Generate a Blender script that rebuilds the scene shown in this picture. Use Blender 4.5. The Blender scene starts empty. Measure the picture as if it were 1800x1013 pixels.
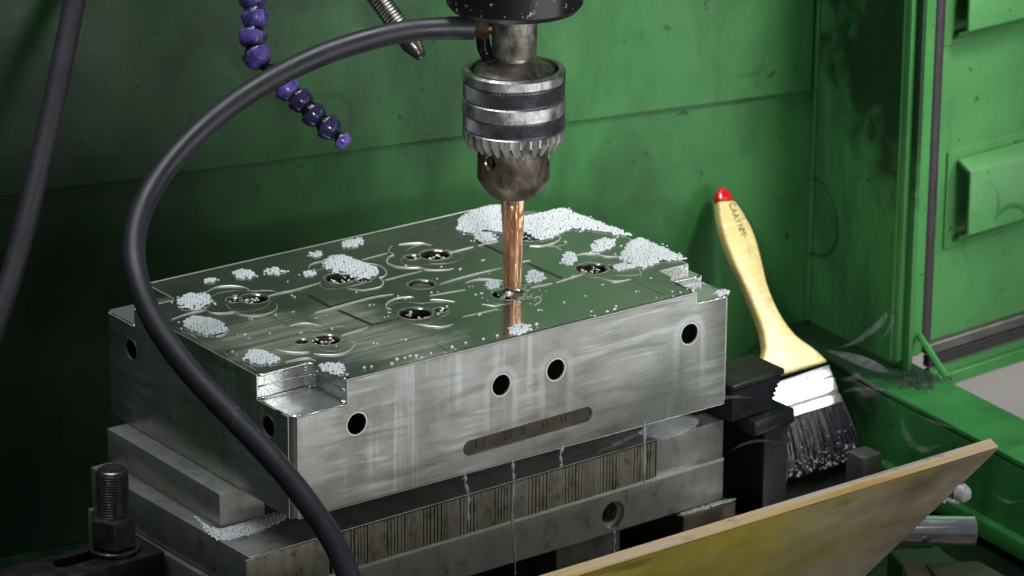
import bpy, bmesh, math, random
from mathutils import Vector, Matrix, Euler
random.seed(7)
SC = bpy.context.scene
COL = SC.collection
R = math.radians
# ------------------------------------------------------------------ camera
CAM = Vector((-1.06237992, -1.63801448, 0.759396778))
RX = Vector((0.80661, -0.59106, 0.00653)); 
_yaw, _pit, _rol = 0.93602997, 0.344454578, 0.00693869431
_f = Vector((math.cos(_pit)*math.cos(_yaw), math.cos(_pit)*math.sin(_yaw), -math.sin(_pit)))
_r = _f.cross(Vector((0, 0, 1))).normalized(); _u = _r.cross(_f)
RX = _r*math.cos(_rol)+_u*math.sin(_rol); RU = -_r*math.sin(_rol)+_u*math.cos(_rol); RF = _f
FPX = 6976.46
cd = bpy.data.cameras.new('camera'); cam = bpy.data.objects.new('camera', cd); COL.objects.link(cam)
m3 = Matrix((RX, RU, -RF)).transposed()
cam.matrix_world = Matrix.Translation(CAM) @ m3.to_4x4()
cd.sensor_width = 36; cd.lens = FPX/1800*36; cd.clip_start = .05; cd.clip_end = 60
cd.dof.use_dof = True; cd.dof.focus_distance = 2.14; cd.dof.aperture_fstop = 20
SC.camera = cam
# ------------------------------------------------------------------ world and lamps
W = bpy.data.worlds.new('World'); SC.world = W; W.use_nodes = True
W.node_tree.nodes['Background'].inputs[0].default_value = (.80, .90, 1, 1)
W.node_tree.nodes['Background'].inputs[1].default_value = .05
SC.view_settings.view_transform = 'Standard'; SC.view_settings.look = 'None'
SC.view_settings.exposure = 0; SC.view_settings.gamma = 1
SC.cycles.caustics_reflective = False; SC.cycles.caustics_refractive = False
SC.cycles.max_bounces = 8; SC.cycles.sample_clamp_indirect = 3
def aim(o, loc, tgt):
    o.location = loc
    o.rotation_euler = (Vector(tgt)-Vector(loc)).to_track_quat('-Z', 'Y').to_euler()
def spot(name, loc, tgt, W_, size, blend, rad, col):
    l = bpy.data.lights.new(name, 'SPOT'); l.energy = W_; l.spot_size = R(size); l.spot_blend = blend
    l.shadow_soft_size = rad; l.color = col
    o = bpy.data.objects.new(name, l); COL.objects.link(o); aim(o, loc, tgt)
def area(name, loc, tgt, W_, sx, sy, col, spread=180):
    l = bpy.data.lights.new(name, 'AREA'); l.shape = 'RECTANGLE'; l.size = sx; l.size_y = sy; l.energy = W_; l.color = col
    l.spread = R(spread)
    o = bpy.data.objects.new(name, l); COL.objects.link(o); aim(o, loc, tgt)
spot('work_lamp', (.62, -.14, .48), (.50, .27, .05), 15.5, 56, 1.0, .05, (1, .98, .93))
spot('chuck_fill_spot', (-.50, -1.38, .40), (.205, .06, .066), 78, 11, .8, .08, (.97, .98, 1))  # unseen narrow spot added to brighten the drill chuck
area('floor_fill_area', (2.1, 2.3, .9), (2.1, 2.3, -1), 26, 1.0, 1.0, (1, .97, .93))  # unseen area fill added to brighten the workshop floor
spot('left_front_lamp', (-.9, -1.2, .5), (.50, .19, -.09), 34, 10, .8, .08, (.98, .98, 1))
area('machine_lamp', (1.0, -.32, .38), (.47, .13, -.14), .38, .26, .26, (1, .98, .94), 40)
area('ceiling_lamp', (.15, .14, 1.4), (.17, .10, 0), 13, .9, .35, (.93, .96, 1))
area('left_fill_area', (-.45, .22, 1.15), (.05, .12, -.05), 3.2, .6, .25, (.93, .96, 1))  # added fill from upper left for side wall, bar and block end
area('notch_fill_area', (1.05, -1.35, .65), (.03, .03, -.01), 2.6, .55, .40, (.97, .98, 1))  # added panel, not a window; gives the notch floor a white reflection
area('front_fill_area', (.75, -1.7, -.10), (.2, 0, -.05), 15, 1.7, 1.1, (.97, .98, 1))  # added soft fill, not a window; reflects in the front steel faces
# ------------------------------------------------------------------ pixel helpers (points on real planes)
def ray(x, y): return RF + RX*((x-900)/FPX) + RU*((506.5-y)/FPX)
def at_plane(x, y, n, p0):
    d = ray(x, y); n = Vector(n); return CAM + d*((Vector(p0)-CAM).dot(n)/d.dot(n))
def at_z(x, y, z=0.0): return at_plane(x, y, (0, 0, 1), (0, 0, z))
def at_d(x, y, d): return CAM + ray(x, y)*d
# ------------------------------------------------------------------ object helpers
def link(name, me, mat=None, parent=None):
    o = bpy.data.objects.new(name, me); COL.objects.link(o)
    if mat is not None:
        for m in (mat if isinstance(mat, (list, tuple)) else [mat]): me.materials.append(m)
    if parent is not None:
        o.parent = parent
        loc = parent.matrix_world.translation if parent.parent is None else Vector((0, 0, 0))
        if parent.parent is None and parent.type == 'EMPTY':
            me.transform(Matrix.Translation(-parent.location))
        elif parent.get('_off'):
            me.transform(Matrix.Translation(-Vector(parent['_off'])))
        o['_off'] = list(parent.location) if parent.type == 'EMPTY' else list(parent.get('_off') or (0, 0, 0))
    return o
def fin(bm, smooth=35):
    me = bpy.data.meshes.new('mesh'); bmesh.ops.recalc_face_normals(bm, faces=bm.faces); bm.to_mesh(me); bm.free()
    if smooth:
        me.polygons.foreach_set('use_smooth', [True]*len(me.polygons))
        me.set_sharp_from_angle(angle=R(smooth))
    return me
def obj(name, bm, mat, parent=None, smooth=35): return link(name, fin(bm, smooth), mat, parent)
def thing(name, label, cat, loc=(0, 0, 0), group=None):
    o = bpy.data.objects.new(name, None); COL.objects.link(o); o.location = loc; o.empty_display_size = .01
    o['label'] = label; o['category'] = cat
    if group: o['group'] = group
    bpy.context.view_layer.update()
    return o
def tag(o, label, cat, group=None, kind=None):
    o['label'] = label; o['category'] = cat
    if group: o['group'] = group
    if kind: o['kind'] = kind
    return o
def structure(o, label=None):
    o['kind'] = 'structure'
    if label: o['label'] = label
    return o
def merge(dst, src, M=None):
    me = bpy.data.meshes.new('tmp'); src.to_mesh(me); src.free()
    if M is not None: me.transform(M)
    dst.from_mesh(me); bpy.data.meshes.remove(me); return dst
def box(lo, hi, bev=0, seg=2, M=None, dst=None):
    bm = bmesh.new(); bmesh.ops.create_cube(bm, size=1)
    lo, hi = Vector(lo), Vector(hi)
    for v in bm.verts: v.co = Vector([lo[i]+(v.co[i]+.5)*(hi[i]-lo[i]) for i in range(3)])
    if bev: bmesh.ops.bevel(bm, geom=bm.edges[:], offset=bev, segments=seg, affect='EDGES', profile=.6)
    if M is not None: bm.transform(M)
    if dst is not None: return merge(dst, bm)
    return bm
def prism(pts, off, bev=0, seg=2, dst=None):
    """closed prism: polygon pts (3D) extruded by vector off"""
    bm = bmesh.new(); off = Vector(off)
    a = [bm.verts.new(Vector(p)) for p in pts]; b = [bm.verts.new(Vector(p)+off) for p in pts]
    n = len(a); bm.faces.new(a); bm.faces.new(b[::-1])
    for i in range(n): bm.faces.new((a[i], b[i], b[(i+1) % n], a[(i+1) % n]))
    bmesh.ops.recalc_face_normals(bm, faces=bm.faces)
    if bev:
        es = [e for e in bm.edges if len(e.link_faces) == 2 and e.calc_face_angle(0) > .5]
        bmesh.ops.bevel(bm, geom=es, offset=bev, segments=seg, affect='EDGES', profile=.6)
    if dst is not None: return merge(dst, bm)
    return bm
def lathe(prof, seg=48, origin=(0, 0, 0), axis=(0, 0, 1), dst=None, close=False):
    """prof: list of (r, h); r == 0 ends close"""
    bm = bmesh.new(); rings = []
    for r, h in prof:
        if r < 1e-7: rings.append([bm.verts.new((0, 0, h))])
        else: rings.append([bm.verts.new((r*math.cos(2*math.pi*i/seg), r*math.sin(2*math.pi*i/seg), h)) for i in range(seg)])
    pairs = list(zip(rings, rings[1:]))
    if close: pairs.append((rings[-1], rings[0]))
    for a, b in pairs:
        for i in range(seg):
            j = (i+1) % seg
            if len(a) == 1 and len(b) == 1: continue
            if len(a) == 1: bm.faces.new((a[0], b[j], b[i]))
            elif len(b) == 1: bm.faces.new((a[i], a[j], b[0]))
            else: bm.faces.new((a[i], a[j], b[j], b[i]))
    M = Matrix.Translation(Vector(origin)) @ Vector(axis).normalized().to_track_quat('Z', 'Y').to_matrix().to_4x4()
    bm.transform(M)
    if dst is not None: return merge(dst, bm)
    return bm
def catmull(pts, k=8):
    P = [Vector(p) for p in pts]
    if len(P) < 3:
        return [P[0].lerp(P[-1], i/k) for i in range(k+1)]
    Q = [P[0]*2-P[1]]+P+[P[-1]*2-P[-2]]; out = []
    for i in range(1, len(Q)-2):
        for j in range(k):
            t = j/k; a, b, c, d = Q[i-1:i+3]
            out.append(.5*((2*b)+(c-a)*t+(2*a-5*b+4*c-d)*t*t+(3*b-a-3*c+d)*t**3))
    out.append(P[-1]); return out
def tube(pts, rad, seg=12, dst=None, flat=1.0, caps=True):
    bm = bmesh.new(); n = len(pts); pts = [Vector(p) for p in pts]
    rr = rad if isinstance(rad, (list, tuple)) else [rad]*n
    T = [(pts[min(i+1, n-1)]-pts[max(i-1, 0)]).normalized() for i in range(n)]
    N = T[0].orthogonal().normalized()
    if flat != 1.0: N = (Vector((0, 0, 1))-T[0]*T[0].z).normalized()
    rings = []
    for i in range(n):
        N = (N-T[i]*N.dot(T[i])).normalized(); B = T[i].cross(N)
        rings.append([bm.verts.new(pts[i]+(N*math.cos(2*math.pi*k/seg)*flat+B*math.sin(2*math.pi*k/seg))*rr[i]) for k in range(seg)])
    for a, b in zip(rings, rings[1:]):
        for k in range(seg): bm.faces.new((a[k], a[(k+1) % seg], b[(k+1) % seg], b[k]))
    if caps: bm.faces.new(rings[0][::-1]); bm.faces.new(rings[-1])
    if dst is not None: return merge(dst, bm)
    return bm
def boolean(me, cutters):
    """subtract a list of meshes from me"""
    o = bpy.data.objects.new('tmp_body', me); COL.objects.link(o); tmp = []
    for c in cutters:
        k = bpy.data.objects.new('tmp_cut', c); COL.objects.link(k); tmp.append(k)
        md = o.modifiers.new('b', 'BOOLEAN'); md.operation = 'DIFFERENCE'; md.object = k; md.solver = 'EXACT'
    bpy.context.view_layer.update()
    dg = bpy.context.evaluated_depsgraph_get()
    out = bpy.data.meshes.new_from_object(o.evaluated_get(dg))
    bpy.data.objects.remove(o)
    for k in tmp: bpy.data.objects.remove(k)
    return out
# ------------------------------------------------------------------ materials
class NT:
    def __init__(s, name):
        s.m = bpy.data.materials.new(name); s.m.use_nodes = True; s.t = s.m.node_tree; s.n = s.t.nodes
        s.b = s.n['Principled BSDF']; s.tc = s.n.new('ShaderNodeTexCoord')
    def L(s, a, b): s.t.links.new(a, b)
    def map(s, sc=(1, 1, 1), rot=(0, 0, 0), coord='Object', loc=(0, 0, 0)):
        m = s.n.new('ShaderNodeMapping'); m.inputs['Scale'].default_value = sc; m.inputs['Rotation'].default_value = rot
        m.inputs['Location'].default_value = loc
        s.L(s.tc.outputs[coord], m.inputs['Vector']); return m.outputs[0]
    def noise(s, vec, scale, det=4, rough=.55, dist=0):
        x = s.n.new('ShaderNodeTexNoise'); x.inputs['Scale'].default_value = scale; x.inputs['Detail'].default_value = det
        x.inputs['Roughness'].default_value = rough; x.inputs['Distortion'].default_value = dist
        s.L(vec, x.inputs['Vector']); return x.outputs['Fac']
    def ramp(s, fac, stops):
        x = s.n.new('ShaderNodeValToRGB'); e = x.color_ramp.elements
        while len(e) < len(stops): e.new(.5)
        for i, (p, c) in enumerate(stops):
            e[i].position = p
            c = (c, c, c) if not isinstance(c, (tuple, list)) else c
            e[i].color = (*c, 1)
        s.L(fac, x.inputs[0]); return x.outputs[0]
    def mix(s, fac, a, b, mode='MIX'):
        x = s.n.new('ShaderNodeMix'); x.data_type = 'RGBA'; x.blend_type = mode
        for sock, v in ((x.inputs[0], fac), (x.inputs[6], a), (x.inputs[7], b)):
            if hasattr(v, 'links'): s.L(v, sock)
            elif isinstance(v, (tuple, list)): sock.default_value = (*v, 1)
            else: sock.default_value = v
        return x.outputs[2]
    def math(s, op, a, b=0):
        x = s.n.new('ShaderNodeMath'); x.operation = op
        for sock, v in ((x.inputs[0], a), (x.inputs[1], b)):
            if hasattr(v, 'links'): s.L(v, sock)
            else: sock.default_value = v
        return x.outputs[0]
    def sep(s, vec):
        x = s.n.new('ShaderNodeSeparateXYZ'); s.L(vec, x.inputs[0]); return x.outputs
    def bump(s, h, strength=.3, dist=.0005):
        x = s.n.new('ShaderNodeBump'); x.inputs['Strength'].default_value = strength; x.inputs['Distance'].default_value = dist
        s.L(h, x.inputs['Height']); s.L(x.outputs[0], s.b.inputs['Normal']); return x
    def set(s, **k):
        for a, v in k.items():
            sock = s.b.inputs[a.replace('_', ' ')]
            if hasattr(v, 'links'): s.L(v, sock)
            elif isinstance(v, (tuple, list)): sock.default_value = (*v, 1)
            else: sock.default_value = v
        return s.m
def metal(name, c1, c2, r1=.25, r2=.45, scale=60, met=1.0, bump=.15, stretch=(1, 1, 1), dirt=None, dirt_amt=.55, coat=0):
    t = NT(name); v = t.map(stretch); f = t.noise(v, scale, 5, .62)
    col = t.ramp(f, [(.3, c1), (.7, c2)])
    if dirt:
        g = t.ramp(t.noise(t.map((1, 1, .6)), scale*1.5, 7, .72, .3), [(dirt_amt-.1, 0), (dirt_amt+.1, 1)])
        col = t.mix(g, col, dirt)
    f2 = t.noise(v, scale*7, 3, .6)
    rg = t.ramp(t.noise(t.map(), scale*2.2, 4), [(.3, r1), (.7, r2)])
    t.bump(f2, bump, .0004)
    return t.set(Base_Color=col, Metallic=met, Roughness=rg, Coat_Weight=coat, Coat_Roughness=.05)
def plain(name, c, rough=.4, met=0, scale=80, var=.25, bump=.15, **k):
    t = NT(name); f = t.noise(t.map(), scale, 5, .6)
    col = t.ramp(f, [(.25, tuple(x*(1-var) for x in c)), (.75, tuple(min(1, x*(1+var)) for x in c))])
    rg = t.ramp(t.noise(t.map(), scale*1.7, 4), [(.3, rough*.8), (.7, min(1, rough*1.25))])
    t.bump(t.noise(t.map(), scale*6, 3), bump, .0003)
    return t.set(Base_Color=col, Roughness=rg, Metallic=met, **k)
def green_paint(name, base, grime=.5, rough=.32, soot_shade=None, soot_shade_col=(.004, .006, .005), amt=.93, sn=55, sa_=1.7, s0=.55):
    t = NT(name); o = t.map()
    c = t.ramp(t.noise(o, 9, 6, .65, .6), [(.3, tuple(x*.80 for x in base)), (.5, base), (.72, (base[0]*1.25+.003, base[1]*1.15, base[2]*1.2))])
    # oily brown film, run vertically
    g = t.ramp(t.noise(t.map((14, 14, 5)), 1.0, 7, .7, .8), [(grime-.06, 0), (grime+.16, 1)])
    c = t.mix(t.math('MULTIPLY', g, .55), c, (.012, .035, .012))
    # small specks of chipped paint / soot
    sp = t.ramp(t.noise(o, 150, 2, .5), [(.70, 0), (.74, 1)])
    c = t.mix(t.math('MULTIPLY', sp, .7), c, (.008, .016, .008))
    # ring marks left by splashes
    vo = t.n.new('ShaderNodeTexVoronoi'); vo.inputs['Scale'].default_value = 11; vo.feature = 'F1'
    dv = t.n.new('ShaderNodeMix'); dv.data_type = 'VECTOR'; dv.inputs[0].default_value = .012
    nz = t.n.new('ShaderNodeTexNoise'); nz.inputs['Scale'].default_value = 14; t.L(o, nz.inputs['Vector'])
    t.L(o, dv.inputs[4]); t.L(nz.outputs['Color'], dv.inputs[5]); t.L(dv.outputs[1], vo.inputs['Vector'])
    ring = t.ramp(vo.outputs['Distance'], [(.262, 0), (.275, 1), (.285, .9), (.31, 0)])
    rm = t.ramp(t.noise(o, 6.5, 3), [(.48, 0), (.58, 1)])
    c = t.mix(t.math('MULTIPLY', t.math('MULTIPLY', ring, rm), .65), c, (.006, .018, .008))
    # pale scratches
    sc = t.ramp(t.noise(t.map((30, 30, 260), (0, R(24), 0)), 1, 3, .6), [(.69, 0), (.74, 1)])
    c = t.mix(t.math('MULTIPLY', sc, .25), c, (.16, .34, .17))
    if soot_shade:
        (p, rad) = soot_shade
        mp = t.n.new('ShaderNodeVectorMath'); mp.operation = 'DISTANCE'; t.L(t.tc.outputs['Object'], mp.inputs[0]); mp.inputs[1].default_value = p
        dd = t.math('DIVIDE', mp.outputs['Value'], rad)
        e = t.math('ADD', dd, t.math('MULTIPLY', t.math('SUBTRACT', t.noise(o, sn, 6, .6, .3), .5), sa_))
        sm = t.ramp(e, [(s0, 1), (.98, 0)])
        c = t.mix(t.math('MULTIPLY', sm, amt), c, soot_shade_col)
    h = t.math('ADD', t.noise(o, 24, 5), t.math('MULTIPLY', t.noise(o, 300, 2), .25))
    t.bump(h, .22, .0012)
    rg = t.ramp(t.noise(o, 20, 5, .7), [(.3, rough*.75), (.7, rough*1.5)])
    return t.set(Base_Color=c, Roughness=rg, Specular_IOR_Level=.3)

GREEN = (.036, .155, .042)
M_wall = green_paint('green_paint_wall', GREEN, .50)
M_post = green_paint('green_paint_post', (.06, .23, .066), .56)
M_door = green_paint('green_paint_door', (.070, .23, .075), .60)
M_ledge = green_paint('green_paint_ledge', (.045, .25, .062), .55, .28)
M_floor = green_paint('tank_floor_paint', (.005, .012, .007), .45, .22)
def hose_mat():
    t = NT('scuffed_black_rubber'); o = t.map()
    c = t.ramp(t.noise(o, 45, 5, .65), [(.3, (.014, .014, .019)), (.7, (.028, .028, .036))])
    sc = t.ramp(t.noise(t.map((90, 90, 90)), 1, 6, .75, 1.2), [(.60, 0), (.68, 1)])
    c = t.mix(t.math('MULTIPLY', sc, .45), c, (.11, .11, .12))
    t.bump(t.noise(o, 220, 4), .2, .0004)
    return t.set(Base_Color=c, Roughness=t.ramp(t.noise(o, 30, 4), [(.3, .34), (.7, .55)]))
M_rubber = hose_mat()
M_tubeL = plain('grey_rubber', (.035, .032, .040), .55, 0, 50, .3, .1)
M_seal = plain('door_seal', (.03, .024, .028), .5, 0, 90, .35)
M_black = plain('black_iron', (.010, .010, .012), .35, .6, 70, .5, .3)
M_dark = metal('blackened_steel', (.035, .033, .034), (.085, .078, .075), .28, .5, 55, .85, .3)
M_navy = metal('oiled_steel', (.014, .014, .02), (.03, .03, .038), .25, .5, 55, .6, .3)
M_steel = metal('ground_steel', (.30, .31, .29), (.48, .49, .46), .28, .45, 50, .9, .15, (1, 1, 1), (.16, .15, .12), .60)
M_bar = metal('parallel_steel', (.42, .42, .39), (.52, .52, .48), .26, .42, 45, .6, .12, (1, 1, .5), (.22, .21, .18), .62)
M_chuckA = metal('chuck_grey_steel', (.33, .33, .30), (.42, .42, .385), .28, .45, 60, .6, .15, (1, 1, .4), (.17, .16, .13), .62)
M_pole = metal('pole_brass_steel', (.27, .25, .185), (.40, .375, .30), .36, .55, 120, .5, .2, (1, 1, .12), (.06, .055, .045), .60)
M_bolt = metal('black_bolt', (.11, .10, .095), (.24, .22, .20), .20, .38, 80, .9, .3)
M_band = metal('worn_chrome', (.40, .40, .37), (.80, .80, .76), .28, .46, 75, .9, .15, (1, 1, .22), (.13, .12, .09), .57)
M_knurl = metal('knurled_steel', (.07, .07, .08), (.15, .15, .165), .30, .45, 110, .8, .1)
M_nose = metal('stained_steel', (.20, .18, .15), (.46, .42, .37), .36, .6, 65, .85, .3, (1, 1, 1), (.085, .07, .045), .55)
M_jaw = metal('rusty_oiled_steel', (.11, .085, .06), (.33, .28, .22), .28, .5, 60, .85, .25, (1, 1, 1), (.035, .028, .02), .56)
M_brass = metal('tarnished_brass', (.10, .065, .04), (.19, .12, .07), .35, .5, 80, .9, .2)
M_chrome = metal('polished_chrome', (.78, .79, .81), (.90, .91, .92), .08, .18, 60, .93, .03)
M_tin = metal('tin_ferrule', (.86, .87, .88), (.92, .92, .93), .30, .38, 60, .85, .0)
M_coil = metal('zinc_coil', (.34, .34, .30), (.58, .58, .52), .2, .35, 80, 1, .1)
M_riser = metal('brown_riser_steel', (.05, .038, .03), (.13, .10, .08), .3, .5, 60, .75, .25)
M_wet = metal('wet_bright_bead', (.6, .61, .6), (.8, .81, .8), .05, .12, 150, 1, .4)
M_ridge = metal('bright_edge', (.80, .80, .74), (.92, .92, .86), .38, .5, 200, .75, .05)
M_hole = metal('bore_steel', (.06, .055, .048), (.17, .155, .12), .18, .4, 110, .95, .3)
M_slotp = metal('etched_brown', (.055, .042, .032), (.10, .078, .06), .5, .7, 90, .5, .25)
M_ink = plain('dark_marking', (.012, .010, .008), .6)
M_inkb = plain('faded_ink', (.05, .035, .02), .6)
M_red = plain('red_lacquer', (.55, .006, .012), .18, 0, 60, .1, .02, Coat_Weight=.5)
M_brist = plain('black_bristle', (.032, .032, .042), .24, 0, 200, .5, .2, Specular_IOR_Level=.8)
M_grey = metal('dull_grey_steel', (.10, .10, .09), (.18, .18, .16), .4, .6, 60, .7, .2)
M_concrete = plain('workshop_floor', (.42, .41, .39), .7, 0, 6, .12)
# water, foam, mist
def glass(name, col=(1, 1, 1), rough=.02):
    t = NT(name); t.bump(t.noise(t.map(), 260, 3), .3, .0006)
    return t.set(Base_Color=col, Roughness=rough, Transmission_Weight=1.0, IOR=1.33)
M_water = glass('clear_liquid', (.98, 1, .99))
M_trick = plain('bright_trickle', (.80, .83, .82), .08, 0, 300, .12, .3, Transmission_Weight=.55, IOR=1.33)
M_dropw = plain('milky_drop', (.88, .90, .89), .05, 0, 300, .12, .5, Transmission_Weight=.6, IOR=1.33)
def foam_mat():
    t = NT('foam_bubbles'); f = t.noise(t.map(), 900, 2)
    c = t.ramp(f, [(.3, (.56, .59, .60)), (.7, (.80, .83, .84))])
    return t.set(Base_Color=c, Roughness=.12, Specular_IOR_Level=.7)
M_foam = foam_mat()
def glint_mat():
    t = NT('glint_bubbles'); f = t.noise(t.map(), 700, 2)
    c = t.ramp(f, [(.3, (.62, .54, .34)), (.7, (.95, .92, .78))])
    return t.set(Base_Color=c, Roughness=.1, Metallic=.6)
M_glint = glint_mat()
def mist_mat(dens):
    t = NT('mist'); t.n.remove(t.b)
    v = t.n.new('ShaderNodeVolumePrincipled'); v.inputs['Color'].default_value = (.93, .97, .94, 1); v.inputs['Anisotropy'].default_value = .2
    d = t.ramp(t.noise(t.map((1, 1, 1.6)), 210, 4, .65, .8), [(.36, 0), (.66, 1)])
    t.L(t.math('MULTIPLY', d, dens), v.inputs['Density'])
    out = [n for n in t.n if n.type == 'OUTPUT_MATERIAL'][0]; t.L(v.outputs[0], out.inputs['Volume'])
    return t.m
M_mist = mist_mat(105)
# block materials
def block_side():
    t = NT('wet_ground_steel'); o = t.map()
    base = t.ramp(t.noise(o, 13, 5, .6, .8), [(.3, (.42, .415, .38)), (.5, (.49, .49, .455)), (.72, (.58, .60, .57))])
    streak = t.ramp(t.noise(t.map((170, 170, 6)), 1, 5, .6, .15), [(.50, 0), (.64, 1)])
    smask = t.ramp(t.noise(t.map((22, 22, 9)), 1, 3), [(.48, 0), (.62, 1)])
    c = t.mix(t.math('MULTIPLY', t.math('MULTIPLY', streak, smask), .7), base, (.86, .90, .87))
    swirl = t.ramp(t.noise(t.map((16, 16, 190), (0, R(40), 0)), 1, 5, .62, .5), [(.50, 0), (.62, 1)])
    wm = t.ramp(t.noise(t.map(loc=(3, 1, 2)), 15, 3), [(.46, 0), (.60, 1)])
    c = t.mix(t.math('MULTIPLY', t.math('MULTIPLY', swirl, wm), .75), c, (.84, .87, .84))
    dk = t.ramp(t.noise(t.map((14, 14, 130), (0, R(-58), 0)), 1, 5, .6, .5), [(.52, 0), (.66, 1)])
    c = t.mix(t.math('MULTIPLY', dk, .55), c, (.20, .20, .18))
    # pale run-off halos that hang below each drilled hole
    X, Y, Z = t.sep(o)
    yes = t.ramp(Y, [(.0, 1), (.002, 0)])
    for hx, hz, w0 in HALOS:
        dx = t.math('SUBTRACT', X, hx); dz = t.math('MAXIMUM', t.math('SUBTRACT', Z, hz), 0)
        d = t.math('SQRT', t.math('ADD', t.math('MULTIPLY', dx, dx), t.math('MULTIPLY', dz, dz)))
        d = t.math('ADD', d, t.math('MULTIPLY', t.math('SUBTRACT', t.noise(t.map((70, 70, 30)), 1, 4), .5), .006))
        hb = t.ramp(t.math('MULTIPLY', d, 40), [(.27, 0), (.33, 1), (.42, .9), (.52, 0)])
        fade = t.ramp(t.math('MULTIPLY', t.math('SUBTRACT', hz, Z), 20), [(.2, 1), (.9, 0)])
        inn = t.ramp(t.math('MULTIPLY', d, 40), [(.30, 1), (.36, 0)])
        c = t.mix(t.math('MULTIPLY', t.math('MULTIPLY', inn, fade), .30), c, (.30, .29, .26))
        c = t.mix(t.math('MULTIPLY', t.math('MULTIPLY', hb, fade), w0), c, (.88, .92, .89))
    grain = t.noise(t.map((40, 40, 1800)), 1, 3, .6)
    c = t.mix(t.math('MULTIPLY', t.ramp(grain, [(.4, 0), (.7, 1)]), .34), c, (.62, .63, .60))
    sp = t.ramp(t.noise(o, 480, 1, .4), [(.72, 0), (.80, 1)])
    c = t.mix(t.math('MULTIPLY', sp, .0), c, (.08, .075, .06))
    t.bump(t.math('ADD', grain, t.math('MULTIPLY', streak, .5)), .10, .0003)
    rg = t.ramp(t.noise(o, 30, 4), [(.3, .22), (.7, .42)])
    return t.set(Base_Color=c, Metallic=.8, Roughness=rg)
HALOS = []
for hx_, hy_, w_ in ((881, 677, .5), (977, 650, .42), (1212, 587, .45)):
    _p = at_plane(hx_, hy_, (0, 1, 0), (0, 0, 0)); HALOS.append((_p.x, _p.z+.07235, w_))
M_side = block_side()
def block_top():
    t = NT('flooded_steel_top'); o = t.map()
    base = t.ramp(t.noise(t.map((14, 34, 14), (0, 0, R(2))), 1, 5, .6), [(.3, (.18, .19, .17)), (.7, (.33, .335, .29))])
    lines = t.ramp(t.noise(t.map((7, 300, 7), (0, 0, R(1))), 1, 4, .6, .3), [(.42, 0), (.62, 1)])
    fine = t.ramp(t.noise(t.map((9, 700, 9), (0, 0, R(1))), 1, 3, .6, .2), [(.45, 0), (.65, 1)])
    # ragged patches of machining marks, golden lamp reflection painted into their colour
    pm = None
    for (px, py, rad) in ((470, 592, .050), (700, 603, .044), (610, 560, .03)):
        q = at_z(px, py); d = t.n.new('ShaderNodeVectorMath'); d.operation = 'DISTANCE'; t.L(o, d.inputs[0]); d.inputs[1].default_value = (q.x, q.y, .07235)
        e = t.math('ADD', t.math('DIVIDE', d.outputs['Value'], rad), t.math('MULTIPLY', t.math('SUBTRACT', t.noise(t.map((30, 60, 30)), 1, 5, .65), .5), 1.2))
        m = t.ramp(e, [(.45, 1), (1.0, 0)])
        pm = m if pm is None else t.math('MAXIMUM', pm, m)
    c = t.mix(t.math('MULTIPLY', t.math('MULTIPLY', lines, pm), .9), base, (.74, .70, .55))
    c = t.mix(t.math('MULTIPLY', t.math('MULTIPLY', fine, pm), .5), c, (.50, .50, .42))
    gen = t.ramp(t.noise(o, 15, 3), [(.45, 0), (.65, 1)])
    c = t.mix(t.math('MULTIPLY', t.math('MULTIPLY', fine, gen), .35), c, (.46, .46, .40))
    w = t.noise(o, 60, 3, .5, .6); w2 = t.noise(o, 240, 2)
    t.bump(t.math('ADD', w, t.math('MULTIPLY', w2, .25)), .10, .0012)
    cb = t.n.new('ShaderNodeBump'); cb.inputs['Strength'].default_value = .16; cb.inputs['Distance'].default_value = .001
    t.L(t.math('ADD', w, t.math('MULTIPLY', w2, .25)), cb.inputs['Height']); t.L(cb.outputs[0], t.b.inputs['Coat Normal'])
    ep = at_z(901, 514); d = t.n.new('ShaderNodeVectorMath'); d.operation = 'DISTANCE'; t.L(o, d.inputs[0]); d.inputs[1].default_value = (ep.x, ep.y, .07235)
    rip = t.math('MULTIPLY', t.math('SINE', t.math('MULTIPLY', d.outputs['Value'], 1500)), t.ramp(t.math('MULTIPLY', d.outputs['Value'], 20), [(.1, .6), (.75, 0)]))
    hh = t.math('ADD', t.math('ADD', w, t.math('MULTIPLY', w2, .25)), t.math('MULTIPLY', rip, .28)); t.L(hh, cb.inputs['Height'])
    met = t.math('SUBTRACT', .86, t.math('MULTIPLY', pm, .4))
    return t.set(Base_Color=c, Metallic=met, Roughness=.2, Coat_Weight=1, Coat_Roughness=.015, Coat_IOR=1.6)
M_top = block_top()
def wood_yellow():
    t = NT('yellow_lacquered_wood'); o = t.map()
    c = t.ramp(t.noise(t.map((60, 10, 16), (0, R(20), 0)), 1, 5, .6, .6), [(.3, (.52, .39, .12)), (.55, (.70, .58, .24)), (.8, (.80, .72, .44))])
    g = t.ramp(t.noise(t.map((22, 22, 330), (0, R(20), 0)), 1, 4, .6, .4), [(.50, 0), (.66, 1)])
    c = t.mix(t.math('MULTIPLY', g, .38), c, (.86, .80, .56))
    d = t.ramp(t.noise(t.map((120, 40, 45), (0, R(25), 0)), 1, 6, .72, .6), [(.53, 0), (.68, 1)])
    c = t.mix(t.math('MULTIPLY', d, .5), c, (.24, .16, .06))
    sp = t.ramp(t.noise(o, 420, 2, .5), [(.70, 0), (.75, 1)])
    c = t.mix(t.math('MULTIPLY', sp, .6), c, (.10, .07, .03))
    t.bump(t.math('ADD', t.noise(o, 140, 4), g), .18, .0006)
    return t.set(Base_Color=c, Roughness=.42, Coat_Weight=.15, Coat_Roughness=.2)
M_yellow = wood_yellow()
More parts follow.
